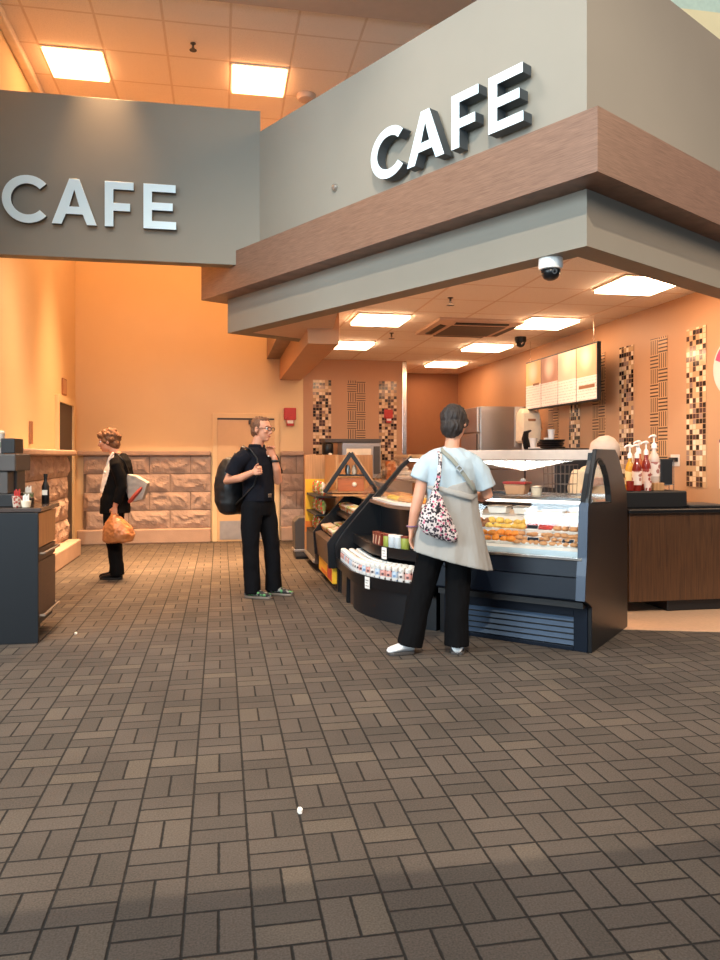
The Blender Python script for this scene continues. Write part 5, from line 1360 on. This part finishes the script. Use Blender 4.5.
# ---- person in the black jacket, walking left with bags
D3 = 8.5; cx, cy = cam_pt((117-360)/750*D3, D3)
ld = person('person with short curly fair hair in a black jacket and white blouse, seen in profile', (cx, cy, 0), -TH)
def lady_body():
    m = MB()
    P, R = head(m, (-.10, 0, 1.545), (-1, -.12, -.16), (-.16, 0, 1), .98)
    m.tube([(.02, 0, 1.35), (-.01, 0, 1.41), (-.06, 0, 1.475)], [.065, .055, .052], 14)
    rings_body(m, [((-.03, 0, .82), .12, .155, 0), ((-.03, 0, .95), .12, .15, 0), ((-.01, 0, 1.1), .115, .14, 0), ((.02, 0, 1.24), .115, .165, 0), ((.03, 0, 1.33), .095, .155, 0), ((.025, 0, 1.38), .06, .07, 0)])
    m.tube([(-.03, -.075, .84), (-.02, -.08, .46), (.03, -.075, .09)], [.085, .058, .04], 14, round_=True)
    m.tube([(-.03, .075, .84), (-.05, .08, .46), (-.03, .075, .09)], [.085, .058, .04], 14, round_=True)
    m.tube([(.03, -.075, .09), (-.07, -.075, .03)], [.034, .017], 10, round_=True); m.tube([(-.03, .075, .09), (-.12, .075, .03)], [.034, .017], 10, round_=True)
    m.tube([(.035, -.165, 1.315), (.09, -.185, 1.17), (.11, -.19, 1.04), (.075, -.20, .92), (.045, -.205, .83)], [.05, .045, .041, .036, .027], 12, round_=True)
    hand(m, (.045, -.205, .83), (-.12, -.05, -1), (-1, .0, .1), 1.0, .95, .5)
    m.tube([(.03, .165, 1.315), (.06, .19, 1.17), (.06, .19, 1.04), (-.03, .17, .96), (-.11, .15, .92)], [.05, .045, .041, .036, .027], 12, round_=True)
    hand(m, (-.11, .15, .92), (-1, -.1, -.3), (0, .2, 1), .7, .95, .4)
    return m, P, R
m, P, R = lady_body()
remeshed(m, 'body', skin2, ld, .0055, 3)
face_parts(ld, P, R, .98, (120, 80, 50))
m = MB(); rnd = random.Random(3)
m.ell(P(-.03, 0, .042), (.108, .096, .100), R, 22); m.ell(P(-.07, 0, -.03), (.06, .082, .075), R, 18); m.ell(P(.062, 0, .085), (.05, .07, .042), R, 14)
for k in range(60):
    a = rnd.uniform(0, 2*PI); e = rnd.uniform(-.3, 1.4)
    x, y, z = math.cos(a)*math.cos(e), math.sin(a)*math.cos(e), math.sin(e)
    if x > .55 and z < .55: continue
    m.ell(P(-.03+.102*x, .092*y, .04+.098*z), rnd.uniform(.018, .030), None, 8)
remeshed(m, 'hair', hair_mat('fair_reddish_hair', (112, 72, 44)), ld, .006, 1, .006, 50)
m = MB()
rings_body(m, [((-.06, 0, .97), .125, .14, 0), ((-.04, 0, 1.1), .128, .14, 0), ((-.005, 0, 1.24), .13, .15, 0), ((.015, 0, 1.33), .105, .13, 0), ((.0, 0, 1.40), .07, .075, 0)], 26)
remeshed(m, 'blouse', pbr('white_blouse', (232, 222, 212), .8), ld, .008, 3, .005, 12)
m = MB()   # collar wings
m.tube([(-.015, -.085, 1.42), (-.05, -.10, 1.36), (-.085, -.085, 1.27), (-.10, -.07, 1.16)], [(.02, .008), (.024, .008), (.02, .008), (.01, .006)], 8, ref=(-.4, -1, 0), round_=True); m.out('collar', pbr('white_collar', (236, 226, 216), .8), ld, smooth='all')
jk = pbr('black_wool', (13, 12, 13), .85, spec=.12, var=.12, scale=8)
m = MB()
for sy in (-1, 1):   # two fronts leaving the blouse open, joined behind
    pass
rings = []
for z, c, rx, ry, o in ((.74, -.02, .165, .19, .22), (.90, -.02, .16, .185, .35), (1.0, -.012, .152, .178, .85), (1.14, .006, .15, .178, 1.12), (1.26, .022, .145, .185, 1.25), (1.335, .03, .118, .165, 1.3), (1.39, .025, .085, .10, 1.2), (1.42, .018, .07, .082, 1.2)):
    n = 30; outer = []; inner = []
    for k in range(n+1):
        a = -PI+o+(2*PI-2*o)*k/n; outer.append(V((c+rx*math.cos(a), ry*math.sin(a), z))); inner.append(V((c+(rx-.03)*math.cos(a), (ry-.03)*math.sin(a), z)))
    rings.append(outer+inner[::-1])
m.loft(rings)
m.tube([(.035, -.14, 1.33), (.05, -.18, 1.28), (.095, -.188, 1.16), (.115, -.192, 1.04), (.075, -.205, .90), (.06, -.205, .865)], [.07, .074, .064, .060, .054, .052], 16)
m.tube([(.03, .14, 1.33), (.04, .18, 1.28), (.065, .19, 1.16), (.065, .192, 1.04), (-.02, .17, .97), (-.06, .165, .945)], [.07, .074, .064, .060, .054, .05], 16)
remeshed(m, 'jacket', jk, ld, .008, 3, .007, 9, (1.4, 1.4, .7))
m = MB(); m.tube([(-.075, -.175, 1.20), (-.085, -.185, 1.20)], .016, 12); m.out('lapel_pin', M['white'], ld)
m = MB()
rings_body(m, [((-.03, 0, .74), .125, .16, 0), ((-.03, 0, .86), .13, .165, 0), ((-.03, 0, .97), .12, .155, 0)])
m.tube([(-.03, -.06, .94), (-.03, -.075, .83), (-.03, -.08, .64), (-.02, -.08, .46), (.01, -.08, .26), (.03, -.075, .045)], [.098, .108, .094, .082, .076, .08], 18)
m.tube([(-.03, .06, .94), (-.03, .075, .83), (-.045, .08, .64), (-.05, .08, .46), (-.04, .08, .26), (-.03, .075, .045)], [.098, .108, .094, .082, .076, .08], 18)
remeshed(m, 'trousers', black_cloth, ld, .008, 3, .006, 9)
shoe('shoe', M['black'], ld, (.085, -.075, 0), (-.16, -.08, 0), .045, .075)
shoe('shoe', M['black'], ld, (.02, .075, 0), (-.22, .07, 0), .045, .075)
hb = on_person(thing('handbag', 'pale grey tote bag with red edge slung behind the person in the black jacket', 'bag'), ld)
m = MB()
T = frame(V((.215, -.03, 1.02)), V((.80, .0, .22)).normalized(), V((-.26, 0, .96)).normalized(), V((0, -1, 0)))
m.plate([(-.09, -.14), (.06, -.15), (.17, .02), (.06, .13), (-.05, .19), (-.09, .10)], [], -.06, .06, T); remeshed(m, 'bag_body', pbr('pale_grey_canvas', (160, 150, 142), .7, var=.1, scale=9), hb, .008, 5, .006, 12)
m = MB(); m.tube([(.175, -.10, .875), (.27, -.105, .985), (.345, -.05, 1.085)], [.022, .02, .012], 8, round_=True); m.out('red_edge', pbr('brick_red_leather', (160, 62, 46), .5), hb, smooth='all')
m = MB(); m.tube([(.15, -.06, 1.20), (.13, -.15, 1.32), (.06, -.17, 1.40), (.07, -.11, 1.41)], [(.012, .006)]*4, 8); m.out('strap', M['blackm'], hb, smooth='all')
cb2 = on_person(thing('carrier_bag', 'full orange-tan carrier bag held in the hand of the person in the black jacket', 'bag'), ld)
m = MB(); rings = []
for z, cx_, rx, ry in ((.43, .06, .13, .09), (.45, .075, .165, .11), (.52, .085, .178, .12), (.60, .075, .155, .11), (.67, .055, .105, .08), (.715, .045, .06, .05), (.735, .04, .045, .03)):
    rings.append([V((cx_+rx*math.cos(2*PI*k/24)*(1+.05*math.sin(5*2*PI*k/24)), -.215+ry*math.sin(2*PI*k/24)*(1+.05*math.sin(7*2*PI*k/24)), z)) for k in range(24)])
m.loft(rings); remeshed(m, 'bag_body', pbr('tan_plastic_film', (176, 112, 66), .4, var=.15, scale=14), cb2, .008, 2, .010, 16)
m = MB()
for sx in (-.035, .035): m.tube([(.04+sx, -.215, .72), (.035+sx*.5, -.215, .76), (.03, -.212, .775)], [(.012, .006)]*3, 8, round_=True)
m.out('handles', pbr('tan_plastic_handle', (206, 132, 78), .4), cb2, smooth='all')

# ---- server bending behind the case
sx_, sy_ = cam_pt((601-360)/750*6.45, 6.45)
sv = person('person in a white cap and cream shirt bending behind the pastry case', (sx_, sy_, 0), -TH)
m = MB()
P, R = head(m, (.022, -.04, 1.385), (-.55, -.75, -.75), (-.3, -.3, 1), 1.0)
m.tube([(.02, .10, 1.26), (.005, .03, 1.325)], [.06, .052], 14)
rings_body(m, [((.03, .22, .84), .15, .12, 0), ((.03, .22, .95), .14, .115, 0), ((.02, .19, 1.08), .14, .115, 0), ((.01, .14, 1.2), .15, .115, 0), ((.01, .10, 1.27), .13, .09, 0)])
for s_ in (-1, 1):
    m.tube([(.05+s_*.08, .22, .86), (.05+s_*.085, .17, .48), (.05+s_*.085, .2, .09)], [.09, .06, .04], 14, round_=True)
    m.tube([(.05+s_*.085, .2, .09), (.05+s_*.085, .10, .045)], [.038, .032], 10, round_=True)
m.tube([(-.15, .11, 1.22), (-.20, .06, 1.10), (-.21, .0, 1.0), (-.17, -.02, 1.06), (-.10, .0, 1.13)], [.05, .045, .042, .036, .026], 12, round_=True)
hand(m, (-.10, .0, 1.13), (.9, .1, .4), (0, -.3, 1), .6, .95)
m.tube([(.14, .11, 1.20), (.16, .10, 1.09), (.16, .12, .97), (.13, .05, .95), (.09, -.03, .97)], [.05, .045, .042, .036, .026], 12, round_=True)
hand(m, (.09, -.03, .97), (-1, -.1, .1), (0, .3, 1), .6, .95)
remeshed(m, 'body', skin, sv, .006, 3)
face_parts(sv, P, R)
m = MB(); m.ell(P(-.025, 0, .045), (.130, .128, .122), R, 26); m.ell(P(-.03, 0, .0), (.118, .116, .08), R, 22)
remeshed(m, 'cap', pbr('white_cap_cloth', (200, 174, 154), .85), sv, .007, 3, .006, 16)
m = MB(); m.ell(P(-.06, 0, -.04), (.055, .075, .06), R, 14); m.out('hair', hair_mat('tucked_dark_hair', (60, 44, 36)), sv, smooth='all')
m = MB()
rings_body(m, [((.03, .215, .80), .175, .145, 0), ((.03, .21, .95), .17, .14, 0), ((.02, .18, 1.08), .175, .145, 0), ((.01, .13, 1.2), .18, .14, 0), ((.01, .09, 1.28), .155, .11, 0), ((.012, .07, 1.315), .09, .07, 0)], 26)
m.tube([(-.13, .11, 1.22), (-.19, .07, 1.12), (-.208, .01, 1.02)], [.085, .08, .07], 14); m.tube([(.12, .11, 1.20), (.15, .10, 1.10), (.16, .12, 1.0)], [.08, .075, .07], 14)
remeshed(m, 'shirt', pbr('cream_work_shirt', (230, 206, 172), .85, var=.05), sv, .008, 3, .007, 10)
m = MB()
for s_ in (-1, 1): m.tube([(.05+s_*.075, .22, .88), (.05+s_*.085, .17, .48), (.05+s_*.085, .2, .05)], [.115, .09, .08], 16)
rings_body(m, [((.05, .22, .76), .17, .13, 0), ((.05, .22, .95), .165, .13, 0)])
remeshed(m, 'trousers', black_cloth, sv, .009, 3)
for s_ in (-1, 1): shoe('shoe', M['black'], sv, (.05+s_*.085, .27, 0), (.05+s_*.09, .02, 0), .047, .075)

# ------------------------------------------------------------------ light and camera
def area(name, loc, rot, size, col, power, sy=None, spread=None):
    l = bpy.data.lights.new(name, 'AREA'); l.energy = power; l.color = col; l.size = size
    if sy: l.shape = 'RECTANGLE'; l.size_y = sy
    if spread: l.spread = spread
    o = bpy.data.objects.new(name, l); COL.objects.link(o); o.location = loc; o.rotation_euler = rot
    return o
R_ = math.radians
for i, (x, y) in enumerate(((-1.2, 10.4), (.25, 10.4))):   # hall panels further back, above the sign line
    area('hall_panel_light', (x, y, HT-.06), (0, 0, 0), .6, (1, .45, .18), 45)
area('case_row_light', (2.2, 7.0, CH-.03), (0, 0, 0), .6, (1, .56, .30), 40)
area('passage_light', (3.84, 13.6, CH-.03), (0, 0, 0), .4, (1, .56, .30), 10)
# unseen warm spot added for the floor light; its beam leaves below the sign
sp = bpy.data.lights.new('added_hall_beam', 'SPOT'); sp.energy = 700; sp.color = (1, .66, .38); sp.shadow_soft_size = .16; sp.spot_size = R_(62); sp.spot_blend = .35
so_ = bpy.data.objects.new('added_hall_beam', sp); COL.objects.link(so_); so_.location = (-.6, 11.9, 5.65)
so_.rotation_euler = V((.5, -6.2, -5.65)).to_track_quat('-Z', 'Y').to_euler()
# daylight from the tall windows of the concourse, to the left behind the camera, and its skylight
area('concourse_window_daylight', (-9, -1.5, 5.0), (R_(90), 0, R_(-62)), 7, (.74, .90, 1.0), 2100, 6)
area('concourse_skylight', (2, -4, 11), (R_(25), 0, 0), 8, (.86, .94, 1), 500)
area('concourse_right_lamp', (9, 1, 6.5), (R_(70), 0, R_(75)), 3, (1, .66, .40), 420)
area('concourse_front_fill', (-4, -9, 6.5), (R_(82), 0, R_(-20)), 9, (.66, .86, 1.0), 900, 3)  # cool fill added behind the camera to brighten the sign letters
area('near_floor_fill', (-1, -7.9, 2.0), (R_(88), 0, R_(-5)), 8, (.55, .78, 1.0), 300, 2.6)  # unseen cool fill added for the floor nearest the camera
sl = bpy.data.lights.new('added_flood', 'SPOT'); sl.energy = 4800; sl.color = (1, .82, .62); sl.shadow_soft_size = .03; sl.spot_size = R_(52); sl.spot_blend = .5
o = bpy.data.objects.new('added_flood', sl); COL.objects.link(o); o.location = (-1.5, -4, 9); o.rotation_euler = V((2.5, 9, -9)).to_track_quat('-Z', 'Y').to_euler()   # invented warm spot, cut by the slab into a light edge on the floor
area('concourse_ceiling_panel', (-1.35, 5.7, 8.0), (0, 0, 0), 1.4, (1, .92, .84), 260)
area('far_wall_fill', (9, 8, 10.5), (R_(75), 0, R_(-10)), 3, (.9, 1, .92), 110)  # light added to brighten the far green wall
for i, (x, y) in enumerate(((-1.2, 8.3), (-.2, 10.2), (-1.2, 10.6), (.1, 8.9))):   # unseen spots added at the ceiling to brighten the hall floor
    l = bpy.data.lights.new('hall_floor_fill', 'SPOT'); l.energy = 3100; l.color = (1, .56, .27); l.spot_size = R_(54); l.spot_blend = 1.0; l.shadow_soft_size = .25
    o = bpy.data.objects.new('hall_floor_fill', l); COL.objects.link(o); o.location = (x, y, HT-.07)
wd = bpy.data.worlds.new('concourse_air'); S.world = wd; wd.use_nodes = True
wd.node_tree.nodes['Background'].inputs[0].default_value = (.62, .70, .78, 1); wd.node_tree.nodes['Background'].inputs[1].default_value = .24

cam = bpy.data.cameras.new('camera'); co = bpy.data.objects.new('camera', cam); COL.objects.link(co)
co.location = (0, 0, H); co.rotation_euler = (R_(90), 0, -TH)
cam.sensor_fit = 'VERTICAL'; cam.sensor_height = 36; cam.lens = 750/960*36; cam.shift_y = -24/960; cam.clip_start = .05
S.camera = co
S.view_settings.view_transform = 'Standard'; S.view_settings.look = 'None'; S.view_settings.gamma = 1; S.view_settings.exposure = 0.0
S.cycles.use_denoising = True
S.cycles.max_bounces = 8; S.cycles.transparent_max_bounces = 12; S.cycles.caustics_reflective = False; S.cycles.caustics_refractive = False
S.cycles.sample_clamp_indirect = 6
